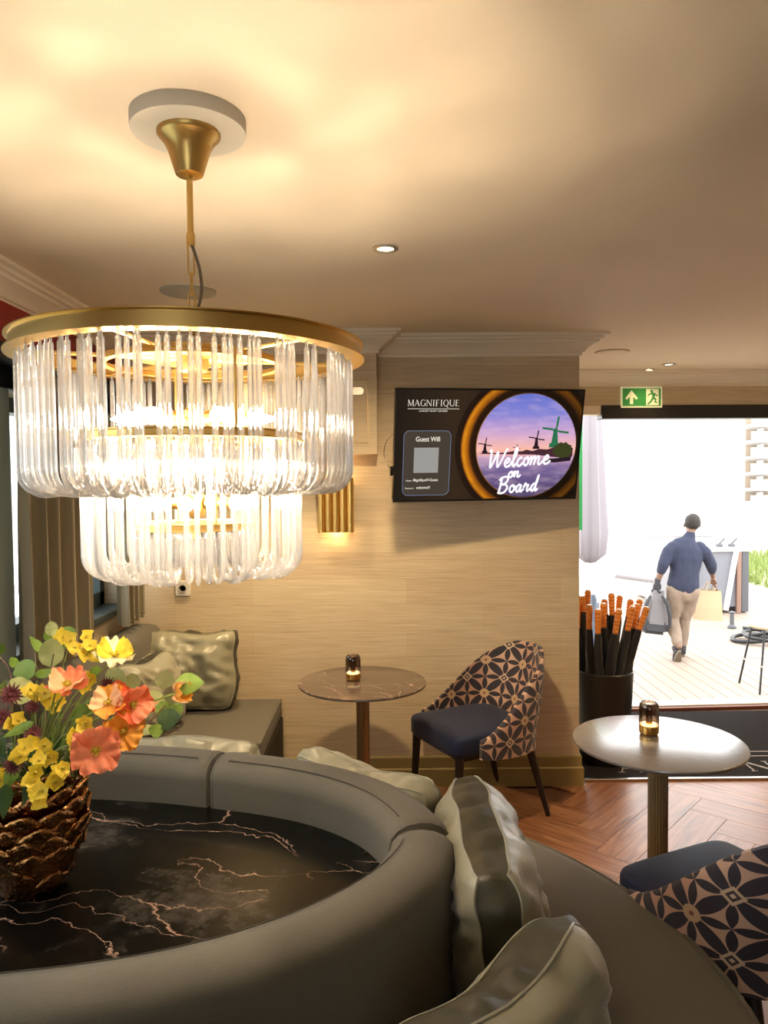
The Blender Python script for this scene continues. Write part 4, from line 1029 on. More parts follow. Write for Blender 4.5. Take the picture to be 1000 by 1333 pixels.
# ================================================================ UMBRELLA STAND
bxc, byc = 1.315, 4.48
st = thing('umbrella_stand', 'tall round black leather bin holding umbrellas beside the doorway', 'umbrella stand', (bxc, byc, .012))
mk('bin', *lathe([(0, .012), (.135, .012), (.142, .02), (.168, .545), (.168, .553), (.160, .553), (.158, .545), (.134, .035), (0, .035)], 48, (bxc, byc, 0)), m_bin, st)
mk('rim', *lathe([(.158, .553), (.163, .560), (.169, .553), (.163, .549)], 48, (bxc, byc, 0)), m_bin, st)
m_cap = mat('handle_cap', (.75, .6, .45), .3)
UM = [('u', 752, 787, 752, 818, .07, 'amber-handled black umbrella, front left edge of the stand against the wall'),
 (0, 767.5, 789, 767, 819, -.11, 'amber-handled umbrella standing upright second from the left in front'),
 (0, 778.5, 795, 778.5, 825, -.13, 'lowest short amber umbrella handle in the front middle of the stand'),
 (0, 785.5, 787, 786, 817, -.04, 'amber umbrella handle just right of and behind the lowest one'),
 (0, 806, 795, 801, 825, -.13, 'black umbrella leaning slightly right, front of the stand with wide handle'),
 (0, 823.5, 791, 817, 821, -.10, 'thick amber handle leaning right, second from the right in front'),
 (0, 842, 792, 832, 820, -.07, 'umbrella leaning furthest right out of the stand'),
 (0, 830, 788, 825, 818, .0, 'amber handle half hidden behind the two that lean right'),
 (0, 796, 774, 797, 801, .09, 'tall slim brown handle standing free in the middle of the stand'),
 (0, 807, 777, 805, 797, .10, 'slim dark handle to the right of the tall middle one'),
 (0, 765.5, 770, 765, 790, .11, 'tallest brown handle at the back left of the stand'),
 (0, 758.5, 778, 759.5, 797, .09, 'reddish handle behind the front left umbrellas'),
 (0, 752, 777, 754, 797, .12, 'rear reddish handle touching the wall edge'),
 (0, 821, 782, 818, 803, .10, 'dark handle at the back right of the stand'),
 (0, 833, 782, 829, 803, .07, 'amber handle behind, rising over the right-leaning group'),
 (0, 787, 782, 788, 800, .10, 'short dark handle end peeking behind the front middle ones')]
for i, (_, tx_, ty_, bx_, by_, dy, lb) in enumerate(UM):
    Yt = byc+dy; top = at(tx_, ty_, Y=Yt); bot = at(bx_, by_, Y=Yt+(0 if dy < 0 else -.01))
    d = (top-bot).normalized()
    # foot inside the bin
    foot = bot-d*((bot.z-.06)/max(.3, d.z)); fx, fy = foot.x-bxc, foot.y-byc; rr_ = hypot(fx, fy)
    if rr_ > .09: foot.x = bxc+fx/rr_*.09; foot.y = byc+fy/rr_*.09
    foot.z = .07
    u = thing('umbrella', lb, 'umbrella', foot, 0, 'umbrellas in the black stand')
    ax = (bot-foot); Lq = ax.length; an = ax.normalized()
    random.seed(i*3+1); P = []; rs = []
    for k in range(15):
        s = k/14; P.append(foot+ax*s); rs.append((.008+.028*min(1, s*4)) if s < .25 else (.036-.017*((s-.25)/.75)**1.3))
    V, F = tube(P, rs, 16)
    for vi in range(len(V)):
        c_ = vi//16; k = vi % 16; s = c_/14; w = 1+.22*sin(k*pi/2+s*9+i)*(s < .97)+noise.noise(V[vi]*40)*.25
        V[vi] = P[c_]+(V[vi]-P[c_])*w
    mk('canopy', V, F, m_cloth, u, sharp=80)
    hd = top-bot; hp = []; hr = []
    for k in range(43):
        s = k/42; hp.append(bot+hd*s); hr.append(.0140+.0035*s+.0030*abs(sin(s*pi*6)))
    for k, q in ((.7, .003), (.9, .0)): pass
    hp += [top+d*.003, top+d*.005]; hr += [.0150, .008]
    mk('handle', *tube(hp, hr, 16), m_amber, u, sharp=60)
    mk('cap', *tube([top+d*.0045, top+d*.009, top+d*.011], [.0165, .0150, .006], 14), m_cap, u)

# ================================================================ OUTDOORS
def dk(px, py, Z=DZ): return at(px, py, Z=Z)
m_lgrey = mat('cabinet_grey', (.16, .165, .19), .6); m_dgrey = mat('cabinet_dark', (.08, .08, .09), .6); m_owhite = mat('painted_white', (.75, .73, .7), .5)
c0 = dk(955, 800)
yb = 12.2; xa, xb = at(915, 700, Y=yb).x, at(975, 700, Y=yb).x; zt = at(940, 714, Y=yb).z
cart = thing('service_cabinet', 'grey outdoor cabinet with white corner post on the deck beyond the man', 'cabinet', ((xa+xb)/2, yb, DZ))
mk('body', *box(xa, xb-.12, yb, yb+.7, DZ+.10, zt-.05, .01), m_lgrey, cart, False)
mk('side_panel', *box(xb-.12, xb, yb-.02, yb+.7, DZ+.02, zt-.02, .008), m_dgrey, cart, False)
mk('top', *box(xa-.5, xb+.03, yb-.05, yb+.75, zt-.05, zt, .008), m_owhite, cart, False)
mk('front_post', *tube([(xb-.38, yb-.03, DZ+.05), (xb-.22, yb-.03, zt-.05)], .045, 4), m_owhite, cart, False)
mk('brown_post', *box(xb-.21, xb-.14, yb-.06, yb, DZ, zt-.05, .004), mat('rust_post', (.20, .12, .09), .6), cart, False)
for x in (xa+.05, xb-.1): mk('foot', *box(x-.04, x+.04, yb+.02, yb+.1, DZ, DZ+.12, .004), m_dgrey, cart, False)
for j, (px, py, lb) in enumerate(((938, 708, 'left of the two small black clamps on the outdoor cabinet'), (954, 708, 'right of the two small black clamps on the outdoor cabinet'))):
    p = at(px, py, Y=yb+.3); o = thing('clamp', lb, 'clamp', (p.x, p.y, zt), 0, 'black clamps on the outdoor cabinet')
    mk('jaw', *join(box(p.x-.07, p.x+.03, p.y-.04, p.y+.04, zt, zt+.05, .008), tube([(p.x-.03, p.y, zt+.04), (p.x+.03, p.y, zt+.10), (p.x+.07, p.y, zt+.14)], .018, 8)), m_dgrey, o)
# white low wall / container to the left of the cabinet
xa2, xb2 = at(845, 700, Y=13.5).x, at(930, 700, Y=13.5).x
wb_ = thing('white_crate', 'large pale storage container standing behind the walking man', 'container', ((xa2+xb2)/2, 13.9, DZ))
mk('body', *box(xa2, xb2, 13.5, 14.2, DZ+.03, at(900, 698, Y=13.5).z, .02), mat('pale_container', (.42, .42, .44), .6), wb_, False)
mk('lid', *box(xa2-.03, xb2+.03, 13.47, 14.23, at(900, 698, Y=13.5).z, at(900, 694, Y=13.5).z, .01), m_owhite, wb_, False)
rl = thing('mooring_roll', 'long pale rolled cover lying low on the deck left of the man', 'roll', (at(830, 750, Y=11.5).x, 11.5, DZ))
mk('roll', *tube([at(800, 745, Y=11.5), at(850, 752, Y=11.5)], .085, 16), mat('roll_grey', (.36, .36, .40), .7), rl)
for px in (806, 845): q = at(px, 748, Y=11.5); mk('support', *box(q.x-.03, q.x+.03, 11.47, 11.53, DZ, q.z, .004), m_owhite, rl, False)
# black cable heap under the cabinet
hs = thing('hose_coil', 'loose coil of black hose on the deck beside the bar stool', 'hose', (dk(985, 838).x, dk(985, 838).y, DZ))
hc = dk(990, 836); pts = []
for i in range(64):
    a = i*.33; r_ = .20+.10*sin(i*.21); pts.append((hc.x+r_*cos(a)*1.2, hc.y+r_*sin(a), DZ+.03+i*.0018+.02*sin(i*.5)))
mk('hose', *tube(pts, .026, 8), m_black, hs)
ds = dk(953, 818); mk('coupling', *join(lathe([(0, 0), (.06, 0), (.06, .03), (.03, .06), (.03, .22), (.05, .24), (0, .26)], 16, (ds.x, ds.y, DZ))), m_dgrey, hs)
# bar stool at the right edge
sx_, sy_ = 4.00, 7.75
bs = thing('bar_stool', 'outdoor stool with round pale top and thin black legs at the right edge', 'stool', (sx_, sy_, DZ))
szz = at(995, 812, Y=sy_).z
mk('seat', *lathe([(0, szz-.035), (.21, szz-.035), (.225, szz-.02), (.225, szz-.008), (.21, szz), (0, szz)], 32, (sx_, sy_, 0)), mat('stool_wood', (.45, .34, .22), .5), bs)
for k, (ddx, ddy) in enumerate(((-1, -1), (1, -1), (1, 1), (-1, 1))): mk('leg', *tube([(sx_+ddx*.13, sy_+ddy*.13, szz-.03), (sx_+ddx*.22, sy_+ddy*.22, DZ)], .011, 8), m_black, bs)
fz = DZ+.28
mk('footrest', *tube([(sx_-.205, sy_-.205, fz), (sx_+.205, sy_-.205, fz), (sx_+.205, sy_+.205, fz), (sx_-.205, sy_+.205, fz), (sx_-.205, sy_-.205, fz)], .009, 8), m_steel, bs)
# closed parasol and folding chair left of the opening
pq = at(768, 700, Y=8.6)
ps = thing('closed_parasol', 'tall closed pale grey parasol outside at the left edge of the doorway', 'parasol', (pq.x, 8.6, DZ))
V, F = tube([(pq.x, 8.6, z) for z in (.75, .85, 1.1, 1.5, 2.0, 2.5, 2.75)], [.05, .15, .17, .15, .13, .10, .03], 24)
for vi in range(len(V)): c_ = Vector((pq.x, 8.6, V[vi].z)); V[vi] = c_+(V[vi]-c_)*(1+.22*cos((vi % 24)*pi/2))
mk('canopy', V, F, mat('parasol_cloth', (.22, .20, .22), .8), ps, sharp=80)
mk('pole', *tube([(pq.x, 8.6, DZ), (pq.x, 8.6, 2.85)], .022, 10), m_steel, ps)
mk('foot', *lathe([(0, 0), (.28, 0), (.28, .05), (.05, .08), (0, .08)], 24, (pq.x, 8.6, DZ)), m_dgrey, ps)
gp = at(752, 620, Y=7.0)
gb = thing('green_banner', 'narrow green beach flag partly hidden by the wall edge', 'flag', (gp.x, 7.0, DZ))
mk('flag_cloth', *box(gp.x-.1, gp.x+.045, 7.0, 7.01, at(752, 690, Y=7).z, at(752, 548, Y=7).z), mat('flag_green', (.02, .22, .06), .7), gb, False)
mk('pole', *tube([(gp.x-.1, 7.0, DZ), (gp.x-.1, 7.0, 2.4)], .012, 8), m_steel, gb)
fc = at(762, 760, Y=8.0)
fcn = thing('folding_chair', 'thin grey metal folding chair standing outside behind the umbrellas', 'chair', (fc.x, 8.0, DZ))
for s in (-.2, .2):
    mk('leg', *tube([(fc.x+s, 7.8, DZ), (fc.x+s, 8.2, DZ+.85)], .012, 8), m_steel, fcn); mk('leg', *tube([(fc.x+s, 8.25, DZ), (fc.x+s, 7.85, DZ+.45)], .012, 8), m_steel, fcn)
mk('seat', *box(fc.x-.2, fc.x+.2, 7.82, 8.15, DZ+.44, DZ+.46, .006), m_lgrey, fcn, False); mk('backrest', *box(fc.x-.2, fc.x+.2, 8.16, 8.19, DZ+.62, DZ+.85, .006), m_lgrey, fcn, False)
bl = at(772, 800, Y=6.6)
blp = thing('blue_parasol', 'rolled light blue fabric tube standing behind the umbrella handles', 'fabric roll', (bl.x, 6.6, DZ))
mk('roll', *tube([(bl.x, 6.6, DZ+.0), (bl.x, 6.6, at(772, 776, Y=6.6).z-.03), (bl.x, 6.6, at(772, 774, Y=6.6).z)], [.035, .035, .02], 14), mat('light_blue', (.13, .17, .24), .7), blp)
# grass bank with tufts, hedge
gV, gF = [], []; random.seed(11)
for i in range(3500):
    x = random.uniform(7.9, 15); y = random.uniform(15, 22); h_ = random.uniform(.12, .4); a = random.uniform(0, pi); b = len(gV); dx_, dy_ = .03*cos(a), .03*sin(a)
    gV += [(x-dx_, y-dy_, DZ-.1), (x+dx_, y+dy_, DZ-.1), (x+random.uniform(-.1, .1), y+random.uniform(-.1, .1), DZ-.1+h_)]; gF.append((b, b+1, b+2))
o = mk('grass', gV, gF, mat('grass_blade', (.20, .25, .07), .7), None, False); tag(o, 'bright yellow-green grass on the bank at the right beyond the deck', 'grass', kind='stuff')
struct('bank', box(7.8, 30, 14.9, 24, DZ-.3, DZ-.09), mat('bank_soil', (.30, .32, .16), .9))
# apartment building far away
m_wallb = mat('render_white', (.52, .50, .47), .8); m_recess = mat('balcony_recess', (.30, .24, .18), .8); m_win = mat('far_window', (.24, .22, .18), .5); m_slab = mat('slab_white', (.7, .68, .65), .7)
def building(name, label, px0, px1, Y, floors, pxtop, balc, win):
    x0, x1 = at(px0, 600, Y=Y).x, at(px1, 600, Y=Y).x; zt_ = at(px0, pxtop, Y=Y).z
    b = thing('apartment_building', label, 'building', ((x0+x1)/2, Y, -1)); H = (zt_+1)/floors
    mk('wall', *box(x0, x1, Y, Y+12, -1, zt_), m_wallb, b, False); mk('roof', *box(x0-.3, x1+.3, Y-.3, Y+12.3, zt_, zt_+.35), m_slab, b, False)
    for f_ in range(floors):
        z = -1+f_*H
        for (a, c_) in win:
            wx0, wx1 = at(a, 600, Y=Y).x, at(c_, 600, Y=Y).x
            w = mk('window', *box(wx0, wx1, Y-.08, Y+.02, z+.9, z+H-.45), m_slab, b, False)
            mk('pane', *box(wx0+.12, wx1-.12, Y-.11, Y-.07, z+1.0, z+H-.55), m_win, w, False)
        for (a, c_) in balc:
            wx0, wx1 = at(a, 600, Y=Y).x, at(c_, 600, Y=Y).x
            bb = mk('balcony', *join(box(wx0, wx1, Y-1.5, Y, z-.1, z+.12), box(wx0, wx1, Y-1.5, Y-1.42, z+.1, z+1.0)), m_slab, b, False)
            mk('recess', *box(wx0+.1, wx1-.1, Y-.06, Y+.01, z+.12, z+H-.3), m_recess, bb, False)
            mk('divider', *box((wx0+wx1)/2-.12, (wx0+wx1)/2+.12, Y-1.0, Y, z+.1, z+H-.3), m_slab, bb, False)
    return b
building('a', 'pale apartment block with stacked balconies beyond the quay at the right', 925, 1120, 78, 6, 535, [(969, 1003), (1020, 1060), (1075, 1110)], [(931, 939), (944, 955)])
building('b', 'long low white building faintly visible beyond the doorway, behind the man', 800, 905, 95, 3, 598, [], [(872, 878)])

# ================================================================ THE WALKING MAN
px0 = dk(889, 856); S_ = px0.y/9.4
man = thing('person', 'man in navy pullover and beige trousers walking away, carrying two bags', 'person', (px0.x, px0.y, DZ))
man.scale = (S_, S_, S_)
def etube(pts, seg=20):
    """elliptical tube: pts = (centre, (rx, ry) or r); sections stay roughly across the path; rounded ends"""
    C_ = [Vector(p[0]) for p in pts]; rr_ = [p[1] if isinstance(p[1], tuple) else (p[1], p[1]) for p in pts]; V, F = [], []; n = len(C_); rings_ = []
    for i in range(n):
        t = (C_[min(i+1, n-1)]-C_[max(i-1, 0)]).normalized()
        x = Vector((1, 0, 0)); x = (x-t*x.dot(t)); x = x.normalized() if x.length > .2 else Vector((0, 1, 0)).cross(t).normalized(); y = t.cross(x)
        for (k, dz) in (((.55, -.75), (.86, -.4)) if i == 0 else ()): rings_.append((C_[i]+t*dz*min(rr_[i]), x, y, rr_[i][0]*k, rr_[i][1]*k))
        rings_.append((C_[i], x, y, *rr_[i]))
        for (k, dz) in (((.86, .4), (.55, .75)) if i == n-1 else ()): rings_.append((C_[i]+t*dz*min(rr_[i]), x, y, rr_[i][0]*k, rr_[i][1]*k))
    for c, x, y, a, b in rings_:
        for k in range(seg): V.append(c+x*(a*cos(2*pi*k/seg))+y*(b*sin(2*pi*k/seg)))
    for i in range(len(rings_)-1):
        for k in range(seg): F.append((i*seg+k, i*seg+(k+1) % seg, (i+1)*seg+(k+1) % seg, (i+1)*seg+k))
    F.append(tuple(reversed(range(seg)))); F.append(tuple((len(rings_)-1)*seg+k for k in range(seg))); return V, F
def fuse(name, vfs, vox, m, parent, it=6, fold=0., seed=0):
    V, F = join(*vfs); me = bpy.data.meshes.new(name); me.from_pydata([tuple(v) for v in V], [], F); o = bpy.data.objects.new(name, me); COL.objects.link(o)
    r = o.modifiers.new('r', 'REMESH'); r.mode = 'VOXEL'; r.voxel_size = vox; r.use_smooth_shade = True
    s = o.modifiers.new('s', 'SMOOTH'); s.iterations = it; s.factor = .5
    dg = bpy.context.evaluated_depsgraph_get(); me2 = bpy.data.meshes.new_from_object(o.evaluated_get(dg)); bpy.data.objects.remove(o)
    if fold:
        for v in me2.vertices:
            q = v.co; nn = noise.noise(Vector((q.x*9, q.y*9, q.z*5+seed)))+.6*noise.noise(Vector((q.x*22, q.y*22, q.z*9+seed))); v.co = q+v.normal*nn*fold
    me2.materials.clear(); me2.materials.append(m); me2.polygons.foreach_set('use_smooth', [True]*len(me2.polygons))
    o = bpy.data.objects.new(name, me2); COL.objects.link(o); o.parent = parent; return o
m_skin = mat('skin_tone', (.17, .095, .06), .55); m_jack = mat('navy_fleece', (.022, .026, .050), .9, bump=.3, bscale=60, vary=.2, vscale=12); m_trou = mat('beige_cotton', (.20, .145, .105), .8, bump=.5, bscale=14, vary=.15, vscale=6)
m_hair = mat('dark_hair', (.018, .013, .010), .7, bump=.8, bscale=60); m_shoe = mat('dark_shoe', (.03, .025, .03), .6); m_sole = mat('rubber_sole', (.14, .11, .07), .7)
def fingers(base, d, s_, side, k=1.):
    b = Vector(base); d = Vector(d).normalized(); s_ = Vector(s_).normalized(); n_ = d.cross(s_); L = [etube([(b, (.026*k, .026*k)), (b+d*.04, (.040*k, .024*k)), (b+d*.08, (.040*k, .020*k))], 12)]
    for (o_, l_) in ((-.029, .068), (-.010, .078), (.010, .074), (.029, .058)):
        q = b+d*.08+s_*o_; L.append(tube([q-d*.01, q+d*l_*.45+n_*.008, q+d*l_*.7+n_*.028, q+d*l_*.5+n_*.048], [.010*k, .010*k, .009*k, .008*k], 8))
    L.append(tube([b+d*.03+s_*side*.03, b+d*.06+s_*side*.052+n_*.01, b+d*.09+s_*side*.045+n_*.03], [.013*k, .011*k, .009*k], 8)); return L
torso = [((0, 0, .84), (.165, .115)), ((.0, 0, .95), (.165, .118)), ((.015, .0, 1.08), (.160, .112)), ((.033, .015, 1.25), (.19, .120)), ((.048, .03, 1.37), (.20, .110)), ((.065, .04, 1.445), (.145, .080)), ((.085, .05, 1.485), (.068, .06))]
neck = [((.07, .045, 1.45), .062), ((.105, .06, 1.54), .052), ((.125, .075, 1.60), .058)]
headp = [((.128, .085, 1.60), (.058, .065)), ((.138, .088, 1.645), (.075, .090)), ((.146, .084, 1.70), (.080, .100)), ((.152, .080, 1.745), (.072, .088))]
LA = [((-.11, .02, 1.40), .058), ((-.185, .0, 1.345), .057), ((-.265, -.04, 1.17), .048), ((-.30, -.02, 1.05), .038), ((-.322, .0, .965), .029)]
RA = [((.20, .02, 1.39), .058), ((.272, .0, 1.325), .057), ((.355, .02, 1.17), .048), ((.41, .11, 1.06), .038), ((.44, .155, 1.0), .029)]
LL = [((-.085, 0, .86), .105), ((-.10, .02, .66), .082), ((-.115, .06, .47), .060), ((-.125, -.08, .31), .056), ((-.14, -.24, .19), .036)]
RL = [((.085, 0, .86), .105), ((.08, .06, .66), .082), ((.055, .10, .47), .060), ((.035, .09, .27), .056), ((.02, .08, .10), .037), ((.02, .14, .05), (.04, .03))]
body = fuse('body', [etube(torso), etube(neck), etube(headp), etube(LA), etube(RA), etube(LL), etube(RL)]+fingers((-.325, .0, .955), (-.02, 0, -1), (0, 1, 0), 1)+fingers((.445, .16, .995), (.1, .1, -1), (0, 1, 0), -1), .0085, m_skin, man, 3)
g_ = .022
grow = lambda P, q: [(c, (r[0]+q, r[1]+q) if isinstance(r, tuple) else r+q) for c, r in P]
tj = grow(torso[1:], .020); tj[0] = ((.0, 0, .93), (.200, .145)); tj = [((0, 0, .875), (.192, .138))]+tj
fuse('pullover', [etube(tj), etube(grow(neck, .014)[:2]+[((.108, .062, 1.55), .062)]), etube(grow(LA[:3], .022)+[((-.287, -.028, 1.10), .056)]), etube(grow(RA[:3], .022)+[((.40, .095, 1.085), .054)])], .011, m_jack, man, 4, .007, 3)
fuse('trousers', [etube([((0, 0, .80), (.175, .125)), ((0, 0, .90), (.178, .128))]), etube(grow(LL[:4], .020)+[((-.138, -.19, .225), .058)]), etube(grow(RL[:4], .020)+[((.022, .085, .115), .062)])], .011, m_trou, man, 4, .011, 8)
hv = []
bm = bmesh.new(); bmesh.ops.create_icosphere(bm, subdivisions=4, radius=1)
for v in bm.verts:
    q = v.co.copy(); k = 1+.07*noise.noise(q*4); v.co = Vector((q.x*.096, q.y*.112-.010, q.z*.108+.016))*k
bmesh.ops.delete(bm, geom=[v for v in bm.verts if v.co.z < -.075 or (v.co.y > .05 and v.co.z < .045)], context='VERTS')
hv, hf = out(bm); Mh = Matrix.Translation((.146, .083, 1.69)) @ Matrix.Rotation(radians(-12), 4, 'Z')
mk('hair', [Mh @ v for v in hv], hf, m_hair, man, local=True, sharp=80)
ov, of = lathe([(0, -.03), (.012, -.02), (.014, 0), (.012, .02), (0, .03)], 10); evv, ef = lathe([(0, -.011), (.009, -.006), (.011, 0), (.009, .006), (0, .011)], 10)
for sx in (-1, 1):
    mk('ear', [Mh @ (Vector((sx*.092, .02, -.03))+Vector(v)) for v in ov], of, m_skin, man, local=True)
    mk('eye', [Mh @ (Vector((sx*.032, .090, .0))+Vector(v)) for v in evv], ef, m_dark, man, local=True)
mk('nose', *tube([Mh @ Vector((0, .092, .01)), Mh @ Vector((0, .120, -.022)), Mh @ Vector((0, .092, -.032))], [.008, .014, .010], 8), m_skin, man, local=True)
mk('mouth', *tube([Mh @ Vector((-.025, .080, -.058)), Mh @ Vector((0, .088, -.058)), Mh @ Vector((.025, .080, -.058))], .005, 6), mat('lip', (.2, .06, .05), .5), man, local=True)
def shoe(M):
    s = mk('shoe', *xf(tube([(0, -.09, .055), (0, -.07, .06), (0, 0, .062), (0, .08, .045), (0, .155, .035), (0, .185, .03)], [.03, .044, .046, .044, .040, .015], 16), M), m_shoe, man, local=True)
    pl = [(.044*sin(a)*(1+.15*cos(a)), .045+.155*cos(a)) for a in [2*pi*i/24 for i in range(24)]]
    mk('sole', *xf(prism(pl[::-1], 0, .026), M), m_sole, s, local=True)
    mk('ankle_cuff', *xf(tube([(0, -.055, .08), (0, -.055, .14)], [.048, .046], 14), M), m_shoe, s, local=True)
shoe(Matrix.Translation((.02, .12, 0)))
shoe(Matrix.Translation((-.15, -.24, .085)) @ Matrix.Rotation(radians(-62), 4, 'X') @ Matrix.Translation((0, .03, -.02)))
fuse('glove', [etube([((-.318, 0, .99), .040), ((-.325, 0, .955), .036)])]+fingers((-.326, .0, .955), (-.02, 0, -1), (0, 1, 0), 1, 1.3), .006, mat('dark_glove', (.03, .03, .035), .7), man, 2)
# backpack in the left hand
def wp(x, y, z): return Vector((px0.x+x*S_, px0.y+y*S_, DZ+z*S_))
bp = thing('backpack', 'grey and black backpack hanging from the man\'s gloved left hand', 'backpack', wp(-.36, 0, .32))
m_bpg = mat('pack_grey', (.17, .16, .165), .8); m_bpb = mat('pack_black', (.035, .035, .038), .7)
bm = bmesh.new(); bmesh.ops.create_cube(bm, size=1); bmesh.ops.bevel(bm, geom=bm.edges[:], offset=.22, segments=5, affect='EDGES')
def packshape(sc, off, taper):
    b2 = bm.copy()
    for v in b2.verts:
        z = v.co.z; v.co = Vector((v.co.x*sc[0]*(1-taper*(z+.5)), v.co.y*sc[1]*(1-.3*(z+.5)), z*sc[2]))+Vector(off)
    r = out(b2); return xf(r, Matrix.Translation(wp(-.375, .02, .32)) @ Matrix.Rotation(radians(7), 4, 'Y'))
mk('main_pocket', *packshape((.36*S_, .22*S_, .54*S_), (0, 0, .27*S_), .32), m_bpg, bp)
mk('base_pocket', *packshape((.40*S_, .24*S_, .20*S_), (0, 0, .09*S_), .05), m_bpb, bp)
for s in (-1, 1):
    mk('strap', *tube([wp(-.375+s*.07, -.10, .80), wp(-.375+s*.13, -.13, .70), wp(-.365+s*.15, -.135, .55), wp(-.36+s*.15, -.12, .40)], [.018*S_, .026*S_, .026*S_, .018*S_], 8), m_bpb, bp)
mk('handle', *tube([wp(-.40, .0, .84), wp(-.37, .0, .875), wp(-.335, .0, .88), wp(-.32, .0, .84)], .011*S_, 8), m_bpb, bp)
bm.free()
# paper bag in the right hand
pb = thing('paper_bag', 'pale brown paper carrier bag held in the man\'s right hand', 'bag', wp(.40, .2, .45))
m_paper = mat('kraft_paper', (.42, .31, .19), .8)
bw, bh = .16, .44; c_ = wp(.42, .22, 0)
V = []; 
for (z, w_, d_) in ((.44, .15, .09), (.60, .155, .085), (.82, .15, .06)):
    for a, b in ((-1, -1), (0, -1), (1, -1), (1, 0), (1, 1), (0, 1), (-1, 1), (-1, 0)): V.append(wp(.40+a*w_*(1 if b else .9), .22+b*d_, z+.01*a*b))
F = [tuple(reversed(range(8)))]
for j in (0, 1):
    for k in range(8): F.append((j*8+k, j*8+(k+1) % 8, j*8+8+(k+1) % 8, j*8+8+k))
mk('bag', V, F, m_paper, pb, False)
for s in (-1, 1): mk('handle', *tube([wp(.36, .22+s*.05, .82), wp(.40, .2+s*.03, .92), wp(.45, .17, .945), wp(.47, .19, .92), wp(.47, .22+s*.05, .82)], .007*S_, 6), m_paper, pb)

# ================================================================ VASE
vx, vy = at(42, 1135, Y=1.73).x, 1.73
vb = at(42, 1190, Z=MZ); print('vase', vx, vb)
vase = thing('vase', 'copper vase of overlapping artichoke-like leaves holding the flowers', 'vase', (vx, vy, MZ))
VH = .27
def vr(z):      # radius of the inner body
    t = z/VH; return .058+.045*sin(min(1, t*1.15+.05)*pi*.72)**.9-.022*max(0, t-.6)/.4
mk('body', *lathe([(0, 0), (.058, 0)]+[(vr(VH*i/12)-.004, VH*i/12+.001) for i in range(13)]+[(vr(VH)-.014, VH), (.06, .10), (0, .10)], 40, (vx, vy, MZ)), m_copper, vase)
def petal_mesh(seed, w, h):
    random.seed(seed); V, F = [], []; nu, nv = 10, 8
    for layer in (0, 1):
        for j in range(nv+1):
            t = j/nv; ww = w*(.55+.75*sin(min(1, t*1.02)*pi*.62)**1.2)*(1-(max(0, t-.72)/.28)**2.2*.62)
            for i in range(nu+1):
                u = -1+2*i/nu; edge = noise.noise(Vector((u*3+seed, t*3, seed)))*.006*(abs(u) > .6 or t > .8)
                top = -.012*(u*u)*(t > .6)*t
                y = -.010*sin(t*pi)-.018*t**2.2+.012*(u*u)-noise.noise(Vector((u*2.5, t*2.5, seed*3)))*.004
                V.append((u*ww/2+edge, y+(.0035 if layer else 0), t*h+edge+top+.002*layer))
    n = (nu+1)*(nv+1)
    for j in range(nv):
        for i in range(nu): a = j*(nu+1)+i; F.append((a, a+1, a+nu+2, a+nu+1)); F.append((n+a+1, n+a, n+a+nu+1, n+a+nu+2))
    rim = list(range(nu+1))+[j*(nu+1)+nu for j in range(1, nv+1)]+[nv*(nu+1)+i for i in range(nu-1, -1, -1)]+[j*(nu+1) for j in range(nv-1, 0, -1)]
    for k in range(len(rim)): a, b = rim[k], rim[(k+1) % len(rim)]; F.append((b, a, n+a, n+b))
    me = bpy.data.meshes.new('vase_leaf'); me.from_pydata(V, [], F); me.materials.append(m_copper)
    me.polygons.foreach_set('use_smooth', [True]*len(me.polygons)); return me
pm = [petal_mesh(s, .066, .072) for s in (1, 2, 3, 4)]
random.seed(21)
for row in range(8):
    z = -.004+row*.031; cnt = [9, 10, 11, 12, 12, 12, 11, 11][row]
    for k in range(cnt):
        a = 2*pi*(k+.5*(row % 2)+random.uniform(-.12, .12))/cnt
        o = bpy.data.objects.new('vase_leaf', random.choice(pm)); COL.objects.link(o); o.parent = vase
        r_ = vr(z+.01)+.002; o.location = (r_*cos(a), r_*sin(a), max(.002, z+random.uniform(-.004, .004)))
        o.rotation_euler = Matrix.Rotation(a+pi/2, 3, 'Z').to_euler(); o.rotation_euler[0] = 0
        tilt = radians(random.uniform(3, 17) if row < 7 else 2); o.rotation_euler = (Matrix.Rotation(a+pi/2, 3, 'Z') @ Matrix.Rotation(tilt, 3, 'X') @ Matrix.Rotation(random.uniform(-.12, .12), 3, 'Y')).to_euler()
        s = random.uniform(.92, 1.12); o.scale = (s, 1, s)

# ================================================================ FLOWERS
def translucent(name, col, col2=None, rough=.6):
    g = NT(name); f, _ = g.noise(g.coord('Object'), 30, 3)
    c = g.mix(f, tuple(col), tuple(col2 or [v*.8 for v in col])); g.put(g.b.inputs['Base Color'], c); g.b.inputs['Roughness'].default_value = rough
    tl = g.n('BsdfTranslucent'); g.put(tl.inputs[0], c); mx = g.n('MixShader'); mx.inputs[0].default_value = .35
    g.t.links.new(g.b.outputs[0], mx.inputs[1]); g.t.links.new(tl.outputs[0], mx.inputs[2]); g.t.links.new(mx.outputs[0], g.out.inputs[0]); return g.m
m_coral = translucent('petal_coral', (.85, .20, .085), (.90, .34, .17)); m_orange = translucent('petal_orange', (.90, .34, .03), (.92, .45, .06)); m_red = translucent('petal_red_orange', (.85, .12, .045), (.88, .2, .06))
m_peach = translucent('petal_peach', (.88, .45, .18), (.9, .6, .35)); m_pale = translucent('petal_pale_yellow', (.88, .75, .38), (.9, .85, .66)); m_yel = translucent('petal_yellow', (.80, .58, .03), (.85, .66, .06))
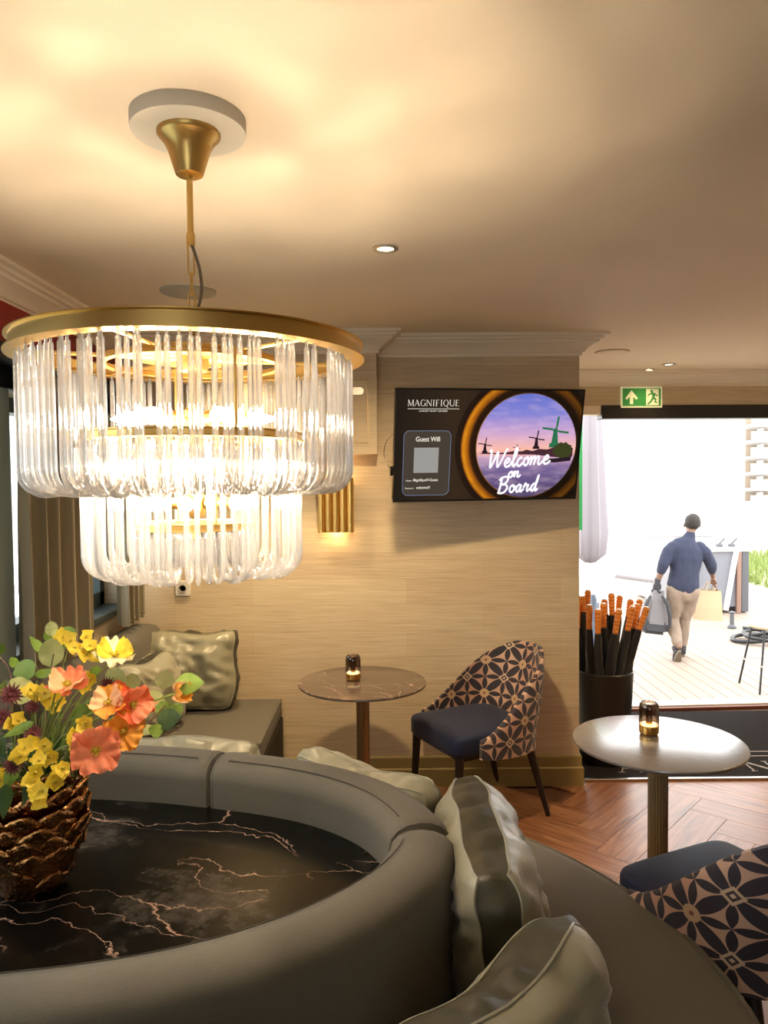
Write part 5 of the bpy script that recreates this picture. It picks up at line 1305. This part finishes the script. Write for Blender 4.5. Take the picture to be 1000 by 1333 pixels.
m_burg = translucent('petal_burgundy', (.13, .025, .035), (.24, .07, .07)); m_green = translucent('leaf_green', (.19, .31, .035), (.28, .40, .07)); m_pgreen = translucent('leaf_pale_green', (.42, .46, .16), (.55, .55, .26))
m_dgreen = translucent('leaf_dark_green', (.035, .075, .02), (.06, .11, .03)); m_stem = mat('stem_green', (.22, .28, .05), .6); m_brstem = mat('stem_brown', (.16, .09, .05), .7); m_core = mat('flower_core', (.55, .42, .04), .8)
MOUTH = Vector((vx, vy, MZ+VH-.02))
def basis(n_):
    n_ = Vector(n_).normalized(); q = n_.to_track_quat('Z', 'Y'); return q.to_matrix().to_4x4()
def stem_path(head, bend=.3, j=0):
    random.seed(int(head.x*1e4)+j); foot = MOUTH+Vector((random.uniform(-.045, .045), random.uniform(-.045, .045), -.10))
    lip = MOUTH+(Vector((head.x, head.y, 0))-Vector((MOUTH.x, MOUTH.y, 0))).normalized()*random.uniform(.02, .06)+Vector((0, 0, .025))
    mid = lip.lerp(head, .5)+Vector((0, 0, bend*.12))
    return catmull([foot, lip, mid, head], 7)
def petal_sheet(M, L_, w, cup, ruf, seed, nu=14, nv=9, base=.12):
    V, F = [], []
    for j in range(nv+1):
        t = j/nv; ww = w*(base+(1-base)*sin(t**.8*pi*.56))
        for i in range(nu+1):
            u = -1+2*i/nu; rr_ = t*L_*(1-.10*u*u*t+.10*t*t*noise.noise(Vector((u*4.5, seed*1.7, 2.))))
            z = cup*(t**1.6)*L_+ruf*(t**2)*(sin(u*9+seed)*.6+noise.noise(Vector((u*3.5, t*4, seed)))*1.5)*L_
            V.append(M @ Vector((u*ww/2*(1), rr_*(1-cup*.35*t), z)))
    for j in range(nv):
        for i in range(nu): a = j*(nu+1)+i; F.append((a, a+1, a+nu+2, a+nu+1))
    return V, F
def poppy(px, py, Y, r_, m, n_, label, cup=.25, ruf=.12, pet=5, m2=None):
    h = at(px, py, Y=Y); t = thing('poppy', label, 'flower', MOUTH+Vector((0, 0, -.10)), 0, 'poppies in the bouquet'); Mb = Matrix.Translation(h) @ basis(n_)
    mk('stem', *tube(stem_path(h-Vector(n_).normalized()*.004, .3), .0019, 6), m_stem, t)
    for k in range(pet):
        a = 2*pi*k/pet+.15*(k % 2)+px; Mq = Mb @ Matrix.Rotation(a, 4, 'Z') @ Matrix.Translation((0, .002, (k % 2)*.003)) @ Matrix.Rotation(radians(13 if k % 2 else -2), 4, 'X')
        mk('petal', *petal_sheet(Mq, r_*1.08, r_*1.55, cup, ruf, px+k*2.1), m2 if (m2 and k % 2) else m, t, sharp=80)
    V, F = [], []; parts = [xf(lathe([(0, 0), (r_*.10, .001), (r_*.13, r_*.10), (r_*.08, r_*.2), (0, r_*.22)], 12), Mb)]
    random.seed(int(px))
    for k in range(26):
        a = random.uniform(0, 2*pi); q = r_*random.uniform(.15, .30); parts.append(tube([Mb @ Vector((0, 0, 0)), Mb @ Vector((q*cos(a), q*sin(a), r_*random.uniform(.18, .28)))], [.0006, .0011], 4))
    mk('centre', *join(*parts), m_core, t)
view = lambda px, py, Y: (CAM-at(px, py, Y=Y)).normalized()
def vn(px, py, Y, dx=0, dz=0): v = view(px, py, Y)+Vector((dx, 0, dz)); return v.normalized()
poppy(124, 977, 1.56, .047, m_coral, vn(124, 977, 1.56, .1, .0), 'large open coral poppy lowest on the right with yellow centre', .20, .20, 4)
poppy(160, 952, 1.63, .040, m_orange, vn(160, 952, 1.63, .25, .15), 'orange poppy just above the large coral one', .22, .13, 5)
poppy(172, 917, 1.66, .041, m_red, vn(176, 915, 1.66, .6, .1), 'red-orange poppy facing right over the others', .4, .16, 5, m_coral)
poppy(142, 915, 1.64, .036, m_orange, vn(142, 915, 1.64, -.3, .5), 'amber poppy between the red-orange and peach ones', .35, .18, 5, m_peach)
poppy(88, 893, 1.66, .042, m_coral, vn(88, 893, 1.66, -.1, 1.4), 'peach-coral poppy seen side on at the left centre', .45, .18, 5, m_peach)
poppy(148, 854, 1.78, .044, m_pale, vn(148, 854, 1.78, .2, 1.6), 'pale cream-yellow poppy standing highest', .38, .2, 5, m_yel)
poppy(229, 903, 1.72, .028, m_peach, vn(229, 903, 1.72, 1.5, .3), 'half-open apricot poppy at the far right among leaves', .9, .16, 4, m_orange)
poppy(150, 905, 1.76, .032, m_red, vn(150, 905, 1.76, .3, -.2), 'red poppy mostly hidden behind the amber one', .3, .1, 4)
def orchid(pxs, Y, label, seed):
    h = at(*pxs[0], Y=Y); t = thing('yellow_orchid_spray', label, 'flower', MOUTH+Vector((0, 0, -.10)), 0, 'yellow sprays in the bouquet')
    ctr = sum((at(*q, Y=Y) for q in pxs), Vector())/len(pxs)
    mk('stem', *tube(stem_path(ctr, .3, seed), .0013, 6), m_stem, t)
    for k, q in enumerate(pxs):
        random.seed(seed*31+k); hh = at(*q, Y=Y+random.uniform(-.03, .03)); n_ = vn(*q, Y, random.uniform(-.6, .6), random.uniform(-.3, .7)); Mb = Matrix.Translation(hh) @ basis(n_)
        parts = []; r_ = random.uniform(.0145, .0185)
        for p_ in range(5):
            a = 2*pi*p_/5+k; big = 1.25 if p_ == 0 else .95
            parts.append(petal_sheet(Mb @ Matrix.Rotation(a, 4, 'Z'), r_*big, r_*1.5*big, .2, .16, k+p_, 6, 5))
        fl = mk('blossom', *join(*parts), m_yel, t, sharp=80)
        mk('lip', *xf(lathe([(0, 0), (.0035, .001), (.003, .005), (0, .007)], 8), Mb), m_core, fl)
        mk('stalk', *tube([ctr, ctr.lerp(hh, .6)+Vector((0, 0, -.006)), hh], .0009, 5), m_stem, t)
orchid([(92, 834), (84, 829), (98, 843)], 1.80, 'yellow spray at the top left of the bouquet beside round leaves', 1)
orchid([(113, 829), (118, 840), (114, 850), (127, 853)], 1.79, 'yellow spray rising at the top just left of the cream poppy', 2)
orchid([(48, 905), (58, 902), (40, 898)], 1.66, 'yellow blossoms between burgundy star flowers and peach poppy', 3)
orchid([(75, 912), (72, 922), (64, 908)], 1.68, 'yellow blossoms just under the peach poppy', 4)
orchid([(110, 947), (98, 958), (112, 940), (96, 968)], 1.60, 'yellow blossoms just above the large coral poppy at its left', 5)
orchid([(33, 973), (26, 985), (40, 968)], 1.56, 'yellow blossoms low at the left over the vase rim', 6)
orchid([(60, 978), (52, 990), (66, 985), (58, 970)], 1.56, 'yellow blossoms low in the centre over the vase rim', 7)
orchid([(78, 1007), (72, 1018), (82, 1000)], 1.52, 'lowest bright yellow blossoms at the right of the vase rim', 8)
orchid([(46, 1006), (42, 1018), (52, 1030), (50, 1040)], 1.52, 'drooping yellow blossoms hanging down over the vase front', 9)
orchid([(104, 888), (118, 884), (112, 893)], 1.74, 'small yellow blossoms right of the peach poppy', 10)
orchid([(6, 1008), (0, 1016)], 1.58, 'yellow blossom at the left photo edge low by the vase', 11)
orchid([(24, 938), (16, 944)], 1.64, 'small yellow blossom between the burgundy flowers at the left', 12)
def star(px, py, Y, r_, label):
    h = at(px, py, Y=Y); t = thing('burgundy_star_flower', label, 'flower', MOUTH+Vector((0, 0, -.10)), 0, 'burgundy star flowers in the bouquet')
    mk('stem', *tube(stem_path(h, .2, int(px)), .0014, 6), m_stem, t); Mb = Matrix.Translation(h) @ basis(vn(px, py, Y, .2, .5)); parts = []
    for ring_, (n1, el, L_) in enumerate(((16, 8, 1.), (12, 35, .8), (8, 60, .6))):
        for k in range(n1):
            Mq = Mb @ Matrix.Rotation(2*pi*k/n1+ring_*.2, 4, 'Z') @ Matrix.Rotation(radians(el), 4, 'X')
            parts.append(([Mq @ Vector(v) for v in ((-r_*.04, 0, 0), (r_*.04, 0, 0), (r_*.10, r_*.55*L_, .001), (0, r_*L_, 0), (-r_*.10, r_*.55*L_, .001))], [(0, 1, 2, 3, 4)]))
    mk('bracts', *join(*parts), m_burg, t, False)
    mk('centre', *xf(lathe([(0, 0), (r_*.25, .002), (r_*.28, r_*.2), (0, r_*.35)], 12), Mb), mat('star_core', (.20, .05, .06), .8, bump=1, bscale=300), t)
star(14, 905, 1.66, .032, 'largest burgundy star flower at the left edge')
star(42, 921, 1.64, .020, 'small burgundy star flower right of the largest one')
star(4, 935, 1.62, .028, 'burgundy star flower cut by the left photo edge')
star(43, 954, 1.60, .023, 'burgundy star flower in the middle left under the leaf')
star(17, 997, 1.55, .026, 'dark burgundy star flower low at the left above the vase')
star(140, 891, 1.80, .022, 'small burgundy star flower under the cream poppy')
def leaf_sheet(base, tip, w, up, fold=.15, rnd=False, m=None):
    d = (tip-base); L_ = d.length; y = d.normalized(); x = y.cross(Vector(up)).normalized(); z = x.cross(y); V, F = [], []; nu, nv = 6, 10
    for j in range(nv+1):
        t = j/nv; ww = w*(sin(pi*(t**(.85 if rnd else .7)))**(.55 if rnd else .9)) if 0 < t < 1 else .001
        for i in range(nu+1):
            u = -1+2*i/nu; V.append(base+y*(t*L_)+x*(u*ww/2)+z*(abs(u)*fold*ww*.5-.10*L_*(t-.5)**2*2+.0015*sin(t*20)*abs(u)))
    for j in range(nv):
        for i in range(nu): a = j*(nu+1)+i; F.append((a, a+1, a+nu+2, a+nu+1))
    vein = tube([base+y*(t*L_)+z*(-.10*L_*(t-.5)**2*2+.0006) for t in [k/8 for k in range(9)]], .0006, 4)
    return (V, F), vein
def branch(label, stem_pts, leaves, Yd, mstem, name='leafy_branch'):
    """leaves: (base px, tip px, width, material, round?, depth)"""
    t = thing(name, label, 'foliage', MOUTH+Vector((0, 0, -.10)), 0, 'green branches in the bouquet')
    P = [MOUTH+Vector((0, 0, -.10))]+[at(a, b, Y=c) for a, b, c in stem_pts]
    mk('stem', *tube(catmull(P, 7), .0016, 6), mstem, t)
    for (bx_, by_), (tx_, ty_), w, m, rnd, Y in leaves:
        b = at(bx_, by_, Y=Y); e = at(tx_, ty_, Y=Y-.012); up = vn(bx_, by_, Y, .1, .25)
        (V, F), vein = leaf_sheet(b, e, w, -up, .12, rnd); lf = mk('leaf', V, F, m, t, sharp=80); mk('vein', *vein, m_pgreen, lf)
branch('branch with round pale leaves rising at the top left of the bouquet', [(55, 985, 1.70), (62, 900, 1.76), (70, 850, 1.80)],
  [((67, 868), (67, 830), .058, m_pgreen, True, 1.80), ((72, 838), (100, 820), .050, m_green, True, 1.82), ((68, 828), (66, 808), .030, m_pgreen, True, 1.82), ((70, 820), (84, 838), .026, m_pgreen, True, 1.82), ((58, 850), (38, 828), .022, m_green, False, 1.80), ((64, 835), (60, 820), .02, m_green, True, 1.83)], 0, m_brstem)
branch('branch with broad green and pale leaves at the left of the bouquet', [(35, 985, 1.66), (28, 920, 1.72), (25, 880, 1.75)],
  [((18, 878), (48, 866), .050, m_green, True, 1.74), ((40, 912), (14, 884), .060, m_pgreen, True, 1.72), ((45, 878), (76, 874), .022, m_green, False, 1.74), ((22, 868), (14, 856), .022, m_green, True, 1.76), ((2, 905), (6, 886), .02, m_green, False, 1.76), ((0, 850), (2, 838), .02, m_green, True, 1.78), ((60, 880), (80, 868), .018, m_pgreen, False, 1.76)], 0, m_brstem)
branch('thin twig leaning off the left edge with small leaves', [(20, 960, 1.70), (14, 880, 1.76), (0, 855, 1.78), (-20, 830, 1.8)], [((-2, 852), (4, 838), .02, m_green, True, 1.78), ((-12, 842), (-18, 820), .03, m_green, True, 1.8)], 0, m_brstem)
branch('branch with pale round leaves behind the cream and red poppies', [(90, 975, 1.70), (130, 905, 1.80), (150, 880, 1.84)],
  [((140, 892), (162, 874), .062, m_pgreen, True, 1.84), ((165, 896), (180, 878), .040, m_pgreen, True, 1.84), ((128, 880), (120, 868), .03, m_green, True, 1.84), ((110, 925), (130, 912), .04, m_green, True, 1.78), ((95, 940), (118, 918), .045, m_green, True, 1.76)], 0, m_stem)
branch('branch reaching furthest right with bright pointed green leaves', [(95, 990, 1.66), (150, 955, 1.68), (190, 942, 1.70), (216, 918, 1.71)],
  [((212, 896), (218, 871), .046, m_pgreen, False, 1.75), ((228, 890), (267, 889), .052, m_green, False, 1.73), ((214, 918), (194, 900), .034, m_pgreen, True, 1.75), ((219, 914), (204, 930), .03, m_green, True, 1.74), ((226, 916), (234, 932), .034, m_green, True, 1.76), ((205, 938), (237, 932), .05, m_dgreen, False, 1.68), ((204, 942), (203, 962), .034, m_green, False, 1.67), ((180, 948), (205, 952), .026, m_pgreen, False, 1.70), ((190, 928), (176, 908), .03, m_green, False, 1.74), ((215, 920), (222, 903), .034, m_pgreen, True, 1.76)], 0, m_brstem)
branch('low leafy sprig hanging over the left side of the vase', [(20, 1000, 1.60), (10, 1025, 1.54)],
  [((44, 940), (4, 960), .022, m_green, False, 1.60), ((8, 1020), (4, 1066), .030, m_dgreen, False, 1.52), ((22, 990), (6, 1030), .03, m_green, False, 1.55), ((0, 1000), (-14, 1030), .04, m_green, False, 1.6), ((40, 1010), (30, 1050), .02, m_dgreen, False, 1.55)], 0, m_stem)
# thin stalks filling the middle and a mass of fine greenery under them
random.seed(33); parts = []
for k in range(46):
    a = random.uniform(30, 150); b = random.uniform(880, 1000); h = at(a, b, Y=random.uniform(1.62, 1.82)); parts.append(tube(stem_path(h, random.uniform(0, .4), k), .0011, 4))
o = mk('stalks', *join(*parts), m_stem, None); tag(o, 'thin pale green flower stalks crowding out of the vase mouth', 'stalks', kind='stuff')
parts = []
for k in range(190):
    a = random.uniform(0, 2*pi); rr_ = .09*sqrt(random.random()); b = MOUTH+Vector((rr_*cos(a), rr_*sin(a), random.uniform(-.02, .075))); d = Vector((cos(a)*random.uniform(.1, .9), sin(a)*random.uniform(.1, .9), random.uniform(.2, 1))).normalized()
    (V, F), _v = leaf_sheet(b, b+d*random.uniform(.025, .055), random.uniform(.006, .018), (cos(a*3), sin(a*3), .8), .1)
    parts.append((V, F))
o = mk('fine_foliage', *join(*parts), m_dgreen, None, sharp=80); tag(o, 'dark fine greenery filling the vase mouth under the blooms', 'foliage', kind='stuff')
